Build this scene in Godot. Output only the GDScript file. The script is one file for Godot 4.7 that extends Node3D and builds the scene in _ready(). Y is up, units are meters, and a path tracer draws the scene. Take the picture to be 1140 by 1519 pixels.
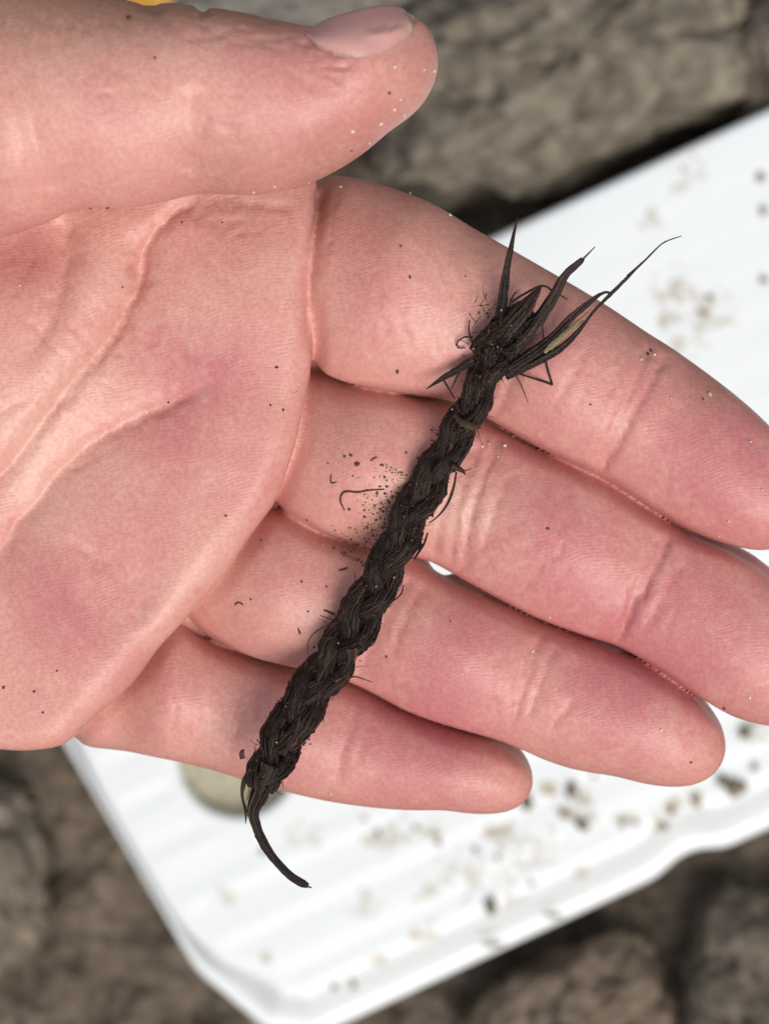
extends Node3D
# A hand holding a short length of plaited dark plant-fibre cord above an upturned white tray on muddy ground.
# All shapes are worked out in millimetres (x right, y up from the plane of the palm, z towards the wrist side of the little finger) and scaled to metres when a mesh is committed.

const MM := 0.001
const PALM_UP := 230.0        # the palm's height above the ground
const EYE := 280.0            # the lens above the palm
const PX := 0.09              # millimetres per photograph pixel in the plane of the palm
const CELL := 0.38

var rng := RandomNumberGenerator.new()
var lump := FastNoiseLite.new()
var rock := FastNoiseLite.new()
var taken := {}

func _ready():
	rng.seed = 11
	lump.seed = 5
	lump.noise_type = FastNoiseLite.TYPE_SIMPLEX_SMOOTH
	lump.frequency = 1.0
	rock.seed = 8
	rock.noise_type = FastNoiseLite.TYPE_SIMPLEX_SMOOTH
	rock.frequency = 0.035
	rock.fractal_type = FastNoiseLite.FRACTAL_FBM
	rock.fractal_octaves = 5
	rock.fractal_gain = 0.55
	rock.domain_warp_enabled = true
	rock.domain_warp_amplitude = 14.0
	rock.domain_warp_frequency = 0.03
	# ---- camera
	var cam := Camera3D.new()
	cam.name = "camera"
	var half := 1519.0 * 0.5 * PX / EYE
	var attr := CameraAttributesPhysical.new()
	attr.frustum_focal_length = 12.0 / half
	attr.frustum_focus_distance = 0.278
	attr.frustum_near = 0.02
	attr.frustum_far = 40.0
	attr.exposure_aperture = 12.2
	cam.attributes = attr
	cam.fov = rad_to_deg(2.0 * atan(half))
	cam.near = 0.02
	cam.far = 40.0
	cam.position = Vector3(0, (PALM_UP + EYE) * MM, 0)
	cam.rotation_degrees = Vector3(-90, 0, 0)
	add_child(cam)
	# ---- overcast daylight
	var env := Environment.new()
	env.background_mode = Environment.BG_SKY
	var sm := ProceduralSkyMaterial.new()
	sm.sky_top_color = Color(0.80, 0.84, 0.88)
	sm.sky_horizon_color = Color(0.70, 0.73, 0.76)
	sm.ground_bottom_color = Color(0.25, 0.22, 0.19)
	sm.ground_horizon_color = Color(0.45, 0.43, 0.40)
	var sky := Sky.new()
	sky.sky_material = sm
	env.sky = sky
	env.background_energy_multiplier = 0.42
	env.tonemap_mode = Environment.TONE_MAPPER_LINEAR
	env.tonemap_exposure = 1.96
	env.sdfgi_enabled = true
	env.ssao_enabled = true
	env.ssil_enabled = true
	var we := WorldEnvironment.new()
	we.name = "world_environment"
	we.environment = env
	add_child(we)
	var sun := DirectionalLight3D.new()
	sun.name = "sun"
	sun.light_energy = 0.5
	sun.light_angular_distance = 38.0
	sun.light_color = Color(1.0, 0.985, 0.965)
	sun.shadow_enabled = true
	add_child(sun)
	sun.look_at_from_position(Vector3(0.36, 1.0, 0.62), Vector3.ZERO)

	build_ground()
	build_tray()
	build_hand()
	build_cord()
	build_litter()

# ------------------------------------------------------------------ helpers
func P(px: float, py: float, h := 0.0) -> Vector3:
	# where a point seen at photograph pixel (px, py) lies when it is h millimetres above the palm plane
	var k := PX * (EYE - h) / EYE
	return Vector3((px - 570.0) * k, h, (py - 759.5) * k)

func numbered(n: String) -> String:
	if not taken.has(n):
		taken[n] = 0
		return n
	taken[n] += 1
	return "%s_%03d" % [n, taken[n]]

func tag(o: Node, label: String, category: String, group := "", kind := "") -> void:
	o.set_meta("label", label)
	if category: o.set_meta("category", category)
	if group: o.set_meta("group", group)
	if kind: o.set_meta("kind", kind)

func thing(called: String, base: Vector3) -> Node3D:
	var o := Node3D.new()
	o.name = numbered(called)
	o.position = (base + Vector3(0, PALM_UP, 0)) * MM
	add_child(o)
	return o

class Bag:
	var v := PackedVector3Array()
	var n := PackedVector3Array()
	var c := PackedColorArray()
	var uv := PackedVector2Array()
	var i := PackedInt32Array()
	func quad(a: int, b: int, d: int, e: int) -> void:
		i.append_array(PackedInt32Array([a, b, d, a, d, e]))

func commit(called: String, b: Bag, mat: Material, parent: Node = null, base := Vector3.INF) -> MeshInstance3D:
	# base: the millimetre point that becomes the node's origin (a part keeps its thing's)
	var arrays := []
	arrays.resize(Mesh.ARRAY_MAX)
	if b.n.is_empty():
		b.n = normals_of(b.v, b.i)
	var o := MeshInstance3D.new()
	var at := base
	if at == Vector3.INF:
		var lo := Vector3.INF
		var hi := -Vector3.INF
		for p in b.v:
			lo = lo.min(p)
			hi = hi.max(p)
		at = Vector3((lo.x + hi.x) / 2, lo.y, (lo.z + hi.z) / 2)
	var vv := PackedVector3Array()
	vv.resize(b.v.size())
	for k in b.v.size():
		vv[k] = (b.v[k] - at) * MM
	arrays[Mesh.ARRAY_VERTEX] = vv
	arrays[Mesh.ARRAY_NORMAL] = b.n
	if b.c.size(): arrays[Mesh.ARRAY_COLOR] = b.c
	if b.uv.size(): arrays[Mesh.ARRAY_TEX_UV] = b.uv
	arrays[Mesh.ARRAY_INDEX] = b.i
	var m := ArrayMesh.new()
	m.add_surface_from_arrays(Mesh.PRIMITIVE_TRIANGLES, arrays)
	m.surface_set_material(0, mat)
	o.mesh = m
	if parent == null:
		o.name = numbered(called)
		o.position = (at + Vector3(0, PALM_UP, 0)) * MM
		add_child(o)
	else:
		o.name = called
		parent.add_child(o, true)
	return o

func normals_of(v: PackedVector3Array, idx: PackedInt32Array) -> PackedVector3Array:
	var n := PackedVector3Array()
	n.resize(v.size())
	for t in range(0, idx.size(), 3):
		var a := idx[t]
		var b := idx[t + 1]
		var c := idx[t + 2]
		var f := (v[c] - v[a]).cross(v[b] - v[a])
		n[a] += f
		n[b] += f
		n[c] += f
	for k in n.size():
		n[k] = n[k].normalized()
	return n

func spline(pts: Array, t: float):
	# Catmull-Rom through evenly spaced points, t from 0 to size - 1
	var k := clampi(int(t), 0, pts.size() - 2)
	var a = pts[maxi(k - 1, 0)]
	var d = pts[mini(k + 2, pts.size() - 1)]
	var u := t - k
	var p = pts[k]
	var q = pts[k + 1]
	return 0.5 * ((2.0 * p) + (q - a) * u + (2.0 * a - 5.0 * p + 4.0 * q - d) * u * u + (3.0 * p - a - 3.0 * q + d) * u * u * u)

func tube(b: Bag, path: PackedVector3Array, rad: PackedFloat32Array, flat: float, sides: int, col: Color, rough := 0.0, turn := 0.0, dusty := 0.0) -> void:
	# a closed tapered tube; flat < 1 squeezes it into a blade, rough roughens its section
	var first := b.v.size()
	var m := path.size()
	var side := Vector3.UP
	for k in m:
		var dir := (path[mini(k + 1, m - 1)] - path[maxi(k - 1, 0)]).normalized()
		var across := dir.cross(Vector3.UP if absf(dir.y) < 0.9 else Vector3.RIGHT).normalized()
		var up := across.cross(dir).normalized()
		var tw := turn * k / m + turn * 0.37
		side = across * cos(tw) + up * sin(tw)
		up = side.cross(dir).normalized()
		for j in sides:
			var a := TAU * j / sides
			var r := rad[k]
			if rough > 0.0:
				r *= 1.0 + rough * lump.get_noise_3d(path[k].x * 0.9 + j * 7.1, path[k].z * 0.9, j * 3.3 + path[k].y)
			b.v.append(path[k] + side * (cos(a) * r) + up * (sin(a) * r * flat))
			var cc := col
			if dusty > 0.0:
				cc = col * (1.0 + dusty * lump.get_noise_3d(path[k].x * 1.3, path[k].z * 1.3, j * 1.7 + 40.0))
			cc.a = 1.0
			b.c.append(cc)
	for k in m - 1:
		for j in sides:
			var a := first + k * sides + j
			var d := first + k * sides + (j + 1) % sides
			b.quad(a, d, d + sides, a + sides)
	for e in 2:
		var ring := first + (0 if e == 0 else (m - 1) * sides)
		b.v.append(path[0 if e == 0 else m - 1])
		b.c.append(col)
		var mid := b.v.size() - 1
		for j in sides:
			var q := ring + (j + 1) % sides
			if e == 0: b.i.append_array(PackedInt32Array([mid, q, ring + j]))
			else: b.i.append_array(PackedInt32Array([mid, ring + j, q]))

func smooth_path(pts: Array, step: float) -> Array:
	# [points, share along] resampled through a spline
	var out := PackedVector3Array()
	var n := 0
	var length := 0.0
	for k in pts.size() - 1:
		length += (pts[k + 1] as Vector3).distance_to(pts[k])
	n = maxi(3, int(length / step))
	var share := PackedFloat32Array()
	for k in n + 1:
		out.append(spline(pts, (pts.size() - 1) * float(k) / n))
		share.append(float(k) / n)
	return [out, share]

func paint(rough: float, spec := 0.5) -> StandardMaterial3D:
	var m := StandardMaterial3D.new()
	m.vertex_color_use_as_albedo = true
	m.roughness = rough
	m.metallic_specular = spec
	return m

func noise_tex(freq: float, octaves: int, lo: Color, hi: Color, size := 512, kind := FastNoiseLite.TYPE_SIMPLEX_SMOOTH, sd := 1) -> NoiseTexture2D:
	var f := FastNoiseLite.new()
	f.seed = sd
	f.noise_type = kind
	f.frequency = freq
	f.fractal_octaves = octaves
	var t := NoiseTexture2D.new()
	t.width = size
	t.height = size
	t.seamless = true
	t.noise = f
	var g := Gradient.new()
	g.set_color(0, lo)
	g.set_color(1, hi)
	t.color_ramp = g
	return t

# ------------------------------------------------------------------ ground
func soil_height(x: float, z: float) -> float:
	var h := 7.0 * lump.get_noise_2d(x * 0.011, z * 0.011 + 9.0)
	h += 5.0 * lump.get_noise_2d(x * 0.03 + 31.0, z * 0.03)
	h += 5.5 * rock.get_noise_2d(x, z + 77.0)
	return h

func stepped(lo: float, fine_lo: float, fine_hi: float, hi: float, cell: float, grow: float) -> PackedFloat32Array:
	# grid lines: evenly spaced between fine_lo and fine_hi, wider and wider outside
	var a := PackedFloat32Array()
	var x := fine_lo
	var s := cell
	while x > lo:
		s = minf(s * grow, cell * 60.0)
		x -= s
		a.append(x)
	a.reverse()
	x = fine_lo
	while x < fine_hi:
		a.append(x)
		x += cell
	s = cell
	while x < hi:
		a.append(x)
		s = minf(s * grow, cell * 60.0)
		x += s
	a.append(x)
	return a

func build_ground() -> void:
	var xs := stepped(-1600, -105, 105, 1600, 1.1, 1.09)
	var zs := stepped(-1600, -135, 135, 1600, 1.1, 1.09)
	var b := Bag.new()
	for z in zs:
		for x in xs:
			b.v.append(Vector3(x, -PALM_UP - 13.0 + soil_height(x, z), z))
			var d := clampf(0.5 + 0.65 * rock.get_noise_2d(x * 0.8 + 400.0, z * 0.8) + 0.3 * rock.get_noise_2d(x * 4.0, z * 4.0 + 300.0), 0.0, 1.0)
			b.c.append(Color(0.13, 0.098, 0.073).lerp(Color(0.30, 0.245, 0.19), d))
	var w := xs.size()
	for r in zs.size() - 1:
		for c in w - 1:
			var a := r * w + c
			b.quad(a, a + 1, a + w + 1, a + w)
	var m := paint(0.85, 0.35)
	m.albedo_texture = noise_tex(0.02, 5, Color(0.6, 0.58, 0.56), Color(1, 1, 1), 512, FastNoiseLite.TYPE_SIMPLEX_SMOOTH, 3)
	m.uv1_triplanar = true
	m.uv1_world_triplanar = true
	m.uv1_scale = Vector3(14, 14, 14)
	m.heightmap_enabled = true
	m.heightmap_texture = noise_tex(0.03, 5, Color.BLACK, Color.WHITE, 512, FastNoiseLite.TYPE_SIMPLEX_SMOOTH, 4)
	m.heightmap_scale = 0.15
	var g := commit("ground", b, m)
	tag(g, "damp brown earth under the white tray, lumpy and trodden", "", "", "structure")
	# stones and clods lying on it: centre pixel (as seen at ground depth), half sizes in mm, turn
	stone("stone", 850, 99, Vector3(50, 24, 27), 0.36, 1, "broad grey-brown stone with pitted top above the tray", Color(0.30, 0.255, 0.20))
	stone("stone", 1195, 40, Vector3(20, 22, 32), -0.2, 2, "brown stone cut off by the upper right corner", Color(0.22, 0.18, 0.145))
	stone("stone", 380, -30, Vector3(44, 20, 22), 0.1, 5, "grey stone behind the thumb at the top edge", Color(0.36, 0.335, 0.29))
	stone("stone", -45, 1290, Vector3(19, 18, 24), 0.15, 3, "rounded pale brown stone at the lower left edge", Color(0.28, 0.235, 0.185))
	stone("clod", 850, 1525, Vector3(25, 15, 19), 0.5, 6, "light brown clod of earth below the tray edge", Color(0.26, 0.2, 0.15))
	stone("clod", 1110, 1485, Vector3(18, 17, 30), -0.15, 4, "dark brown clod of earth in the lower right corner", Color(0.2, 0.165, 0.13))
	# a strip of orange plastic showing past the thumb
	var sb := Bag.new()
	var sp := smooth_path([G(150, -30, 40), G(185, -4, 40), G(212, 1, 40), G(240, -4, 40), G(290, -40, 38)], 1.5)
	var rr := PackedFloat32Array()
	for k in sp[0].size(): rr.append(1.7)
	tube(sb, sp[0], rr, 0.8, 10, Color(0.75, 0.36, 0.04))
	tag(commit("orange_rope", sb, paint(0.35)), "short curve of orange plastic rope just showing past the thumb", "rope")

func G(px: float, py: float, up := 0.0) -> Vector3:
	# a point seen at pixel (px, py), up millimetres above the ground
	return P(px, py, -PALM_UP + up)

func stone(called: String, px: float, py: float, size: Vector3, turn: float, sd: int, label: String, col: Color) -> void:
	var c := G(px, py, -4.0)
	var b := Bag.new()
	var rows := 70
	var cols := 130
	var q := Basis(Vector3.UP, turn)
	for r in rows + 1:
		var th := PI * r / rows
		for k in cols:
			var ph := TAU * k / cols
			var d := Vector3(sin(th) * cos(ph), cos(th), sin(th) * sin(ph))
			var flat := Vector3(signf(d.x) * pow(absf(d.x), 0.75), signf(d.y) * pow(absf(d.y), 0.7), signf(d.z) * pow(absf(d.z), 0.75))
			var at := flat * size
			var o := sd * 37.0
			var n := 0.17 * lump.get_noise_3d(d.x * 1.6 + o, d.y * 1.6, d.z * 1.6)
			n += 0.17 * rock.get_noise_3d(at.x + o, at.y, at.z * 1.6)
			var wx := 6.0 * lump.get_noise_3d(at.x * 0.05, at.y * 0.05 + o, at.z * 0.05)
			var crack := 1.0 - absf(lump.get_noise_3d((at.x + wx) * 0.04 + o * 2.0, at.y * 0.04, (at.z + wx) * 0.055))
			n -= 0.13 * pow(clampf((crack - 0.86) / 0.14, 0.0, 1.0), 1.5)
			at *= 1.0 + n
			b.v.append(c + q * at)
			var tone := 1.0 + 0.55 * rock.get_noise_3d(at.x * 1.5 + 500.0 + o, at.y * 1.5, at.z * 2.0) + 0.3 * rock.get_noise_3d(at.x * 4.0 + o, at.y * 4.0 + 900.0, at.z * 4.0)
			b.c.append(Color(col.r * tone, col.g * tone, col.b * tone))
	for r in rows:
		for k in cols:
			var a := r * cols + k
			var e := r * cols + (k + 1) % cols
			b.quad(a, a + cols, e + cols, e)
	var m := paint(0.8, 0.35)
	m.albedo_texture = noise_tex(0.03, 5, Color(0.6, 0.58, 0.56), Color(1, 1, 1), 256, FastNoiseLite.TYPE_SIMPLEX_SMOOTH, 8)
	m.uv1_triplanar = true
	m.uv1_scale = Vector3(18, 18, 18)
	tag(commit(called, b, m), label, called)

# ------------------------------------------------------------------ tray
const TRAY_UP := 20.0
var tray_mid := Vector3.ZERO

func tray_point(px: float, py: float, up := TRAY_UP) -> Vector3:
	return P(px, py, -PALM_UP + up)

func build_tray() -> void:
	# the lip's outline as it lies on the ground, then rings inwards and up: lip, sloping side, rounded shoulder, top, and the round well
	var corner := [[740, 346, 26], [1900, -190, 30], [2350, 640, 30], [1140, 1229, 12], [1078, 1257, 12], [1034, 1260, 10], [1008, 1271, 10], [972, 1303, 14], [430, 1557, 22], [392, 1548, 24], [284, 1437, 22], [95, 1105, 40], [-230, 560, 30], [-110, 410, 60], [200, 596, 30]]
	corner = [[-150, 765, 30], [740, 349, 1], [1900, -190, 30], [2350, 640, 30], [1140, 1229, 12], [1078, 1257, 12], [1034, 1260, 10], [1008, 1271, 10], [972, 1303, 14], [470, 1538, 14], [395, 1528, 14], [290, 1440, 20], [95, 1105, 1]]
	var out: Array[Vector2] = []
	var poly: Array[Vector2] = []
	for k in corner:
		var g := tray_point(k[0], k[1], 3.0)
		poly.append(Vector2(g.x, g.z))
	# round the corners, then resample evenly
	var dense: Array[Vector2] = []
	var pn := poly.size()
	for k in pn:
		var p: Vector2 = poly[k]
		var a: Vector2 = poly[(k + pn - 1) % pn]
		var d: Vector2 = poly[(k + 1) % pn]
		var r: float = minf(corner[k][2] * 0.155, 0.45 * minf(p.distance_to(a), p.distance_to(d)))
		var s := p + (a - p).normalized() * r
		var e := p + (d - p).normalized() * r
		for j in 9:
			var t := j / 8.0
			dense.append(s.lerp(p, t).lerp(p.lerp(e, t), t))
	var total := 0.0
	for k in dense.size(): total += dense[k].distance_to(dense[(k + 1) % dense.size()])
	var N := 640
	var step := total / N
	var left := 0.0
	for k in dense.size():
		var a: Vector2 = dense[k]
		var d: Vector2 = dense[(k + 1) % dense.size()]
		var l := a.distance_to(d)
		while left < l:
			out.append(a.lerp(d, left / l))
			left += step
		left -= l
	N = out.size()
	var nor: Array[Vector2] = []
	for k in N:
		var t := (out[(k + 9) % N] - out[(k + N - 9) % N]).normalized()
		nor.append(Vector2(-t.y, t.x))       # points inwards for this winding
	var well := tray_point(352, 1124)
	var wc := Vector2(well.x, well.z)
	if (wc - out[0]).dot(nor[0]) < 0: for k in N: nor[k] = -nor[k]
	var b := Bag.new()
	var rings := [[0.0, 0.0, 0.0], [0.0, 2.0, 0.1], [0.35, 2.7, 0.15], [1.0, 3.0, 0.2], [3.0, 3.1, 0.3], [3.6, 3.6, 0.4], [11.4, 17.4, 1.2], [12.4, 18.9, 1.5], [13.6, 19.7, 2.1], [15.0, 20.0, 3.0]]
	var ring_count := 0
	var lo := Vector2.INF
	for p in out: lo = lo.min(p)
	var add := func(p: Vector2, up: float):
		b.v.append(Vector3(p.x, -PALM_UP + up, p.y))
		b.uv.append((p - lo) / 340.0)
	var broad := PackedFloat32Array()     # the side towards the fingertips slopes most; the others stand steep
	for k in N: broad.append(smoothstep(0.3, 0.85, -nor[k].y))
	for r in 8:
		var was := broad.duplicate()
		for k in N: broad[k] = (was[(k + N - 1) % N] + was[k] + was[(k + 1) % N]) / 3.0
	for g in rings:
		for k in N: add.call(out[k] + nor[k] * lerpf(g[2], g[0], broad[k]), g[1])
		ring_count += 1
	var well_r := 14.2
	var inner: Array = []
	var rim: Array[Vector2] = []
	for k in N:
		rim.append(out[k] + nor[k] * lerpf(3.0, 15.0, broad[k]))
	for f in 24:
		var t := (f + 1) / 24.0
		for k in N:
			var dir := (rim[k] - wc).normalized()
			var p := rim[k].lerp(wc + dir * (well_r + 1.2), t)
			var q := p.dot(Vector2(0.42, 0.908))
			add.call(p, 20.0 + (0.11 * sin(q * 0.62) + 0.05 * sin(q * 1.1 + 1.0)) * (1.0 - smoothstep(0.75, 1.0, t)) * smoothstep(0.0, 0.08, t))
		ring_count += 1
	for g in [[well_r + 0.5, 19.9], [well_r, 19.5], [well_r - 0.3, 18.8], [well_r - 0.7, 15.6], [well_r - 1.6, 15.0], [well_r * 0.5, 14.9], [0.05, 14.9]]:
		for k in N:
			var dir := (rim[k] - wc).normalized()
			add.call(wc + dir * g[0], g[1])
		ring_count += 1
	for r in ring_count - 1:
		for k in N:
			var a := r * N + k
			var e := r * N + (k + 1) % N
			b.quad(a, e, e + N, a + N)
	# is the winding right way up?
	var t0 := b.i.size() - 6 * N * 20
	var f := (b.v[b.i[t0 + 2]] - b.v[b.i[t0]]).cross(b.v[b.i[t0 + 1]] - b.v[b.i[t0]])
	if f.y < 0:
		for k in range(0, b.i.size(), 3):
			var s := b.i[k + 1]
			b.i[k + 1] = b.i[k + 2]
			b.i[k + 2] = s
	# the plastic's own colour with dried splashes, laid out in the tray's plan
	var size := 1024
	var im := Image.create(size, size, false, Image.FORMAT_RGB8)
	im.fill(Color(0.875, 0.885, 0.89))
	var stains := [[1000, 430, 22, .25], [1050, 470, 26, .22], [985, 470, 12, .3], [960, 330, 14, .2], [1020, 265, 16, .2], [1025, 240, 10, .3], [1000, 520, 20, .2], [560, 1245, 18, .2], [585, 1230, 16, .2], [640, 1232, 12, .35], [690, 1300, 26, .2], [740, 1240, 18, .35], [760, 1280, 14, .25], [880, 1215, 12, .3], [925, 1213, 10, .3], [980, 1225, 14, .35], [1000, 1195, 12, .4], [1030, 1185, 12, .4], [815, 1170, 10, .4], [850, 1195, 18, .35], [630, 1320, 14, .2], [760, 1330, 14, .2], [640, 1380, 12, .2], [620, 1385, 10, .25], [330, 1330, 14, .15], [540, 1340, 18, .15], [450, 1240, 18, .12], [290, 1140, 16, .15], [390, 1420, 10, .3], [560, 1425, 10, .25], [1120, 1085, 14, .3], [860, 1300, 12, .2], [800, 1260, 26, .15]]
	for s in stains:
		var c := tray_point(s[0], s[1])
		var rad: float = s[2] * 0.154
		var u := (Vector2(c.x, c.z) - lo) / 340.0 * size
		var rp := rad / 340.0 * size * 1.8
		for yy in range(int(u.y - rp), int(u.y + rp) + 1):
			for xx in range(int(u.x - rp), int(u.x + rp) + 1):
				if xx < 0 or yy < 0 or xx >= size or yy >= size: continue
				var d := Vector2(xx, yy).distance_to(u) / rp
				d += 1.5 * rock.get_noise_2d(xx * 2.2 + s[0], yy * 2.2)
				var k: float = clampf((0.62 - d) * 2.4, 0.0, 1.0) * s[3] * 1.7
				if k > 0.0: im.set_pixel(xx, yy, im.get_pixel(xx, yy).lerp(Color(0.55, 0.48, 0.36), minf(k, 0.85)))
	for yy in size:
		for xx in range(0, size):
			var n := lump.get_noise_2d(xx * 0.09 + 400.0, yy * 0.09)
			if n > 0.5: im.set_pixel(xx, yy, im.get_pixel(xx, yy).lerp(Color(0.66, 0.6, 0.5), (n - 0.5) * 0.5))
	# dried silt on the floor of the well
	var wu := (wc - lo) / 340.0 * size
	var wr := (well_r - 0.5) / 340.0 * size
	for yy in range(int(wu.y - wr), int(wu.y + wr) + 1):
		for xx in range(int(wu.x - wr), int(wu.x + wr) + 1):
			if Vector2(xx, yy).distance_to(wu) < wr:
				var n := lump.get_noise_2d(xx * 0.12, yy * 0.12 + 60.0)
				im.set_pixel(xx, yy, Color(0.70, 0.67, 0.585).lerp(Color(0.60, 0.56, 0.47), clampf(0.4 + n, 0, 1)))
	var m := StandardMaterial3D.new()
	m.albedo_texture = ImageTexture.create_from_image(im)
	m.roughness = 0.38
	var t := commit("plastic_tray", b, m)
	tag(t, "upturned white plastic tray spattered with mud on the ground below the hand", "tray")
	# clods of mud that stand proud of it
	var big := [[1088, 1168, 17, 13, "largest dark clod of mud on the tray, right of the ring fingertip"], [780, 1190, 9, 13, "dark lump of mud on the tray just below the little fingertip"], [847, 1172, 8, 11, "upright dark dab of mud below the ring finger"], [863, 1223, 9, 9, "round dark dab of mud below the ring finger, nearest the tray middle"], [1103, 1087, 9, 9, "dark dab of mud between the ring and middle fingertips"], [728, 1343, 8, 12, "oblong dark dab of mud beside the lower tray edge"], [1069, 1157, 6, 8, "small dark dab touching the left of the largest clod"]]
	var mm := paint(0.75, 0.4)
	for k in big: clod("mud_clod", k[0], k[1], k[2], k[3], 2.2, mm, k[4], "")
	var small := [[1127, 263, 7, 7], [1131, 312, 6, 8], [1052, 440, 6, 5], [1040, 463, 8, 4], [1131, 415, 7, 6], [835, 1208, 6, 6], [923, 1222, 4, 5], [942, 1221, 4, 4], [994, 1204, 6, 6], [1030, 1188, 7, 6], [1118, 1137, 6, 6], [737, 1272, 5, 5], [788, 1312, 4, 4], [705, 1260, 5, 4], [731, 1400, 15, 5], [820, 1358, 14, 4], [525, 1462, 5, 6], [495, 1464, 4, 5], [390, 1263, 5, 5], [985, 1225, 5, 4], [616, 1228, 4, 4], [880, 1152, 4, 3], [540, 1215, 4, 4], [650, 1250, 5, 4], [560, 1235, 5, 4]]
	small.sort_custom(func(p, q): return p[0] < q[0])
	var count := {}
	for k in small:
		var zone := "at the upper right" if k[1] < 600 else ("left of the little fingertip" if k[0] < 700 else "right of the little fingertip")
		count[zone] = count.get(zone, 0) + 1
		var low: bool = k[0] in [731, 820]
		clod("mud_speck", k[0], k[1], k[2] * 0.95, k[3] * 0.95, 0.7, mm, "dark mud speck on tray %s, %s from left" % [zone, ORDER[count[zone] - 1]], "specks of mud on the tray", 12.0 if low else TRAY_UP)

func clod(called: String, px: float, py: float, rx: float, ry: float, up: float, m: Material, label: String, group: String, level := TRAY_UP) -> void:
	var c := tray_point(px, py, level)
	var b := Bag.new()
	var rows := 8
	var cols := 22
	for r in rows + 1:
		var th := PI * r / rows
		for k in cols:
			var ph := TAU * k / cols
			var d := Vector3(sin(th) * cos(ph), cos(th), sin(th) * sin(ph))
			var n := 1.0 + 0.95 * lump.get_noise_3d(d.x * 1.1 + px, d.y * 1.1, d.z * 1.1 + py) + 0.45 * lump.get_noise_3d(d.x * 3.7 + px, d.y * 3.0, d.z * 3.7)
			b.v.append(c + Vector3(d.x * rx * 0.154 * n, d.y * up * n, d.z * ry * 0.154 * n))
			b.c.append(Color(0.23, 0.185, 0.14) * (1.0 + 0.5 * lump.get_noise_3d(d.x * 3.0, d.y * 3.0 + px, d.z * 3.0)))
	for r in rows:
		for k in cols:
			var a := r * cols + k
			var e := r * cols + (k + 1) % cols
			b.quad(a, a + cols, e + cols, e)
	tag(commit(called, b, m), label, "mud", group)

# ------------------------------------------------------------------ hand
# A signed distance field: five digits given by the outlines of their sides, a palm given by its outline, and a table of creases and pads; meshed as surface nets.
class Digit:
	var base: Vector2
	var dir: Vector2
	var length: float      # where the rounded end begins
	var cap: float
	var c := PackedFloat32Array()
	var w := PackedFloat32Array()
	var y := PackedFloat32Array()
	var t := PackedFloat32Array()
	var step := 0.5
	var tuck := 0.0        # how far it is pushed in below its upper neighbour, millimetres
	var blunt := 2.7
	var gap_at := -99.0    # where along it the tuck leaves a chink open
	var n := 0
	func f(x: float, h: float, z: float) -> float:
		var px := x - base.x
		var pz := z - base.y
		var s := px * dir.x + pz * dir.y
		var u := pz * dir.x - px * dir.y
		var q := 0.0
		if s > length:
			q = (s - length) / cap
		elif s < 0.0:
			q = -s / 8.0
			s = 0.0
		var k := minf(s / step, n - 1.01)
		var i := int(k)
		k -= i
		var hw := w[i] + (w[i + 1] - w[i]) * k
		var ht := t[i] + (t[i + 1] - t[i]) * k
		var a := u - c[i] - (c[i + 1] - c[i]) * k
		var b := (h - y[i] - (y[i + 1] - y[i]) * k) / ht
		if tuck > 0.0 and a < 0.0 and b < 0.1: hw += tuck * minf(1.0, (0.1 - b) * 1.8) * (clampf((absf(s - gap_at) - 0.7) / 2.0, 0.0, 1.0) if gap_at > 0.0 else 1.0)
		a /= hw
		return (sqrt(a * a + b * b + pow(q, blunt)) - 1.0) * minf(hw, ht)

var digits: Array[Digit] = []      # index, middle, ring, little, thumb
var palm_d := PackedFloat32Array()
const PALM_X := -190.0
const PALM_Z := -90.0
const PALM_W := 215
const PALM_H := 130
const MAP_X := -62.0
const MAP_Z := -76.0
const MAP_S := 0.3
const MAP_W := 424
const MAP_H := 404
var skin_map := PackedFloat32Array()    # height added to the palm and fingers
var thumb_map := PackedFloat32Array()   # the same for the thumb

func digit(a: Array, tip: Array, h: float, upper: Array, lower: Array, cap_px: float, ups: Array, thick: Array) -> Digit:
	# a, tip: base and end of the axis in pixels; upper, lower: its two sides; ups: [share along, height offset]; thick: [share along, half thickness]
	var d := Digit.new()
	var A := P(a[0], a[1], h)
	var B := P(tip[0], tip[1], h)
	d.base = Vector2(A.x, A.z)
	var ax := Vector2(B.x, B.z) - d.base
	d.dir = ax.normalized()
	var whole := ax.length()
	d.cap = cap_px * PX
	d.length = whole - d.cap
	var side := []
	for list in [upper, lower]:
		var pts: Array[Vector2] = []
		for k in list:
			var g := P(k[0], k[1], h)
			var r := Vector2(g.x, g.z) - d.base
			pts.append(Vector2(r.dot(d.dir), r.y * d.dir.x - r.x * d.dir.y))
		pts.sort_custom(func(p, q): return p.x < q.x)
		side.append(pts)
	d.n = int(whole / d.step) + 6
	var raw_u := PackedFloat32Array()
	var raw_l := PackedFloat32Array()
	for k in d.n:
		raw_u.append(along(side[0], k * d.step))
		raw_l.append(along(side[1], k * d.step))
	raw_u = soften(raw_u, 6)
	raw_l = soften(raw_l, 6)
	for k in d.n:
		d.c.append((raw_u[k] + raw_l[k]) / 2)
		d.w.append(maxf((raw_l[k] - raw_u[k]) / 2, 1.0))
		var t := k * d.step / whole
		d.y.append(h + level(ups, t))
		d.t.append(level(thick, t))
	return d

func soften(a: PackedFloat32Array, times: int) -> PackedFloat32Array:
	for r in times:
		var b := a.duplicate()
		for k in range(1, a.size() - 1): b[k] = (a[k - 1] + 2.0 * a[k] + a[k + 1]) / 4.0
		a = b
	return a

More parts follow.
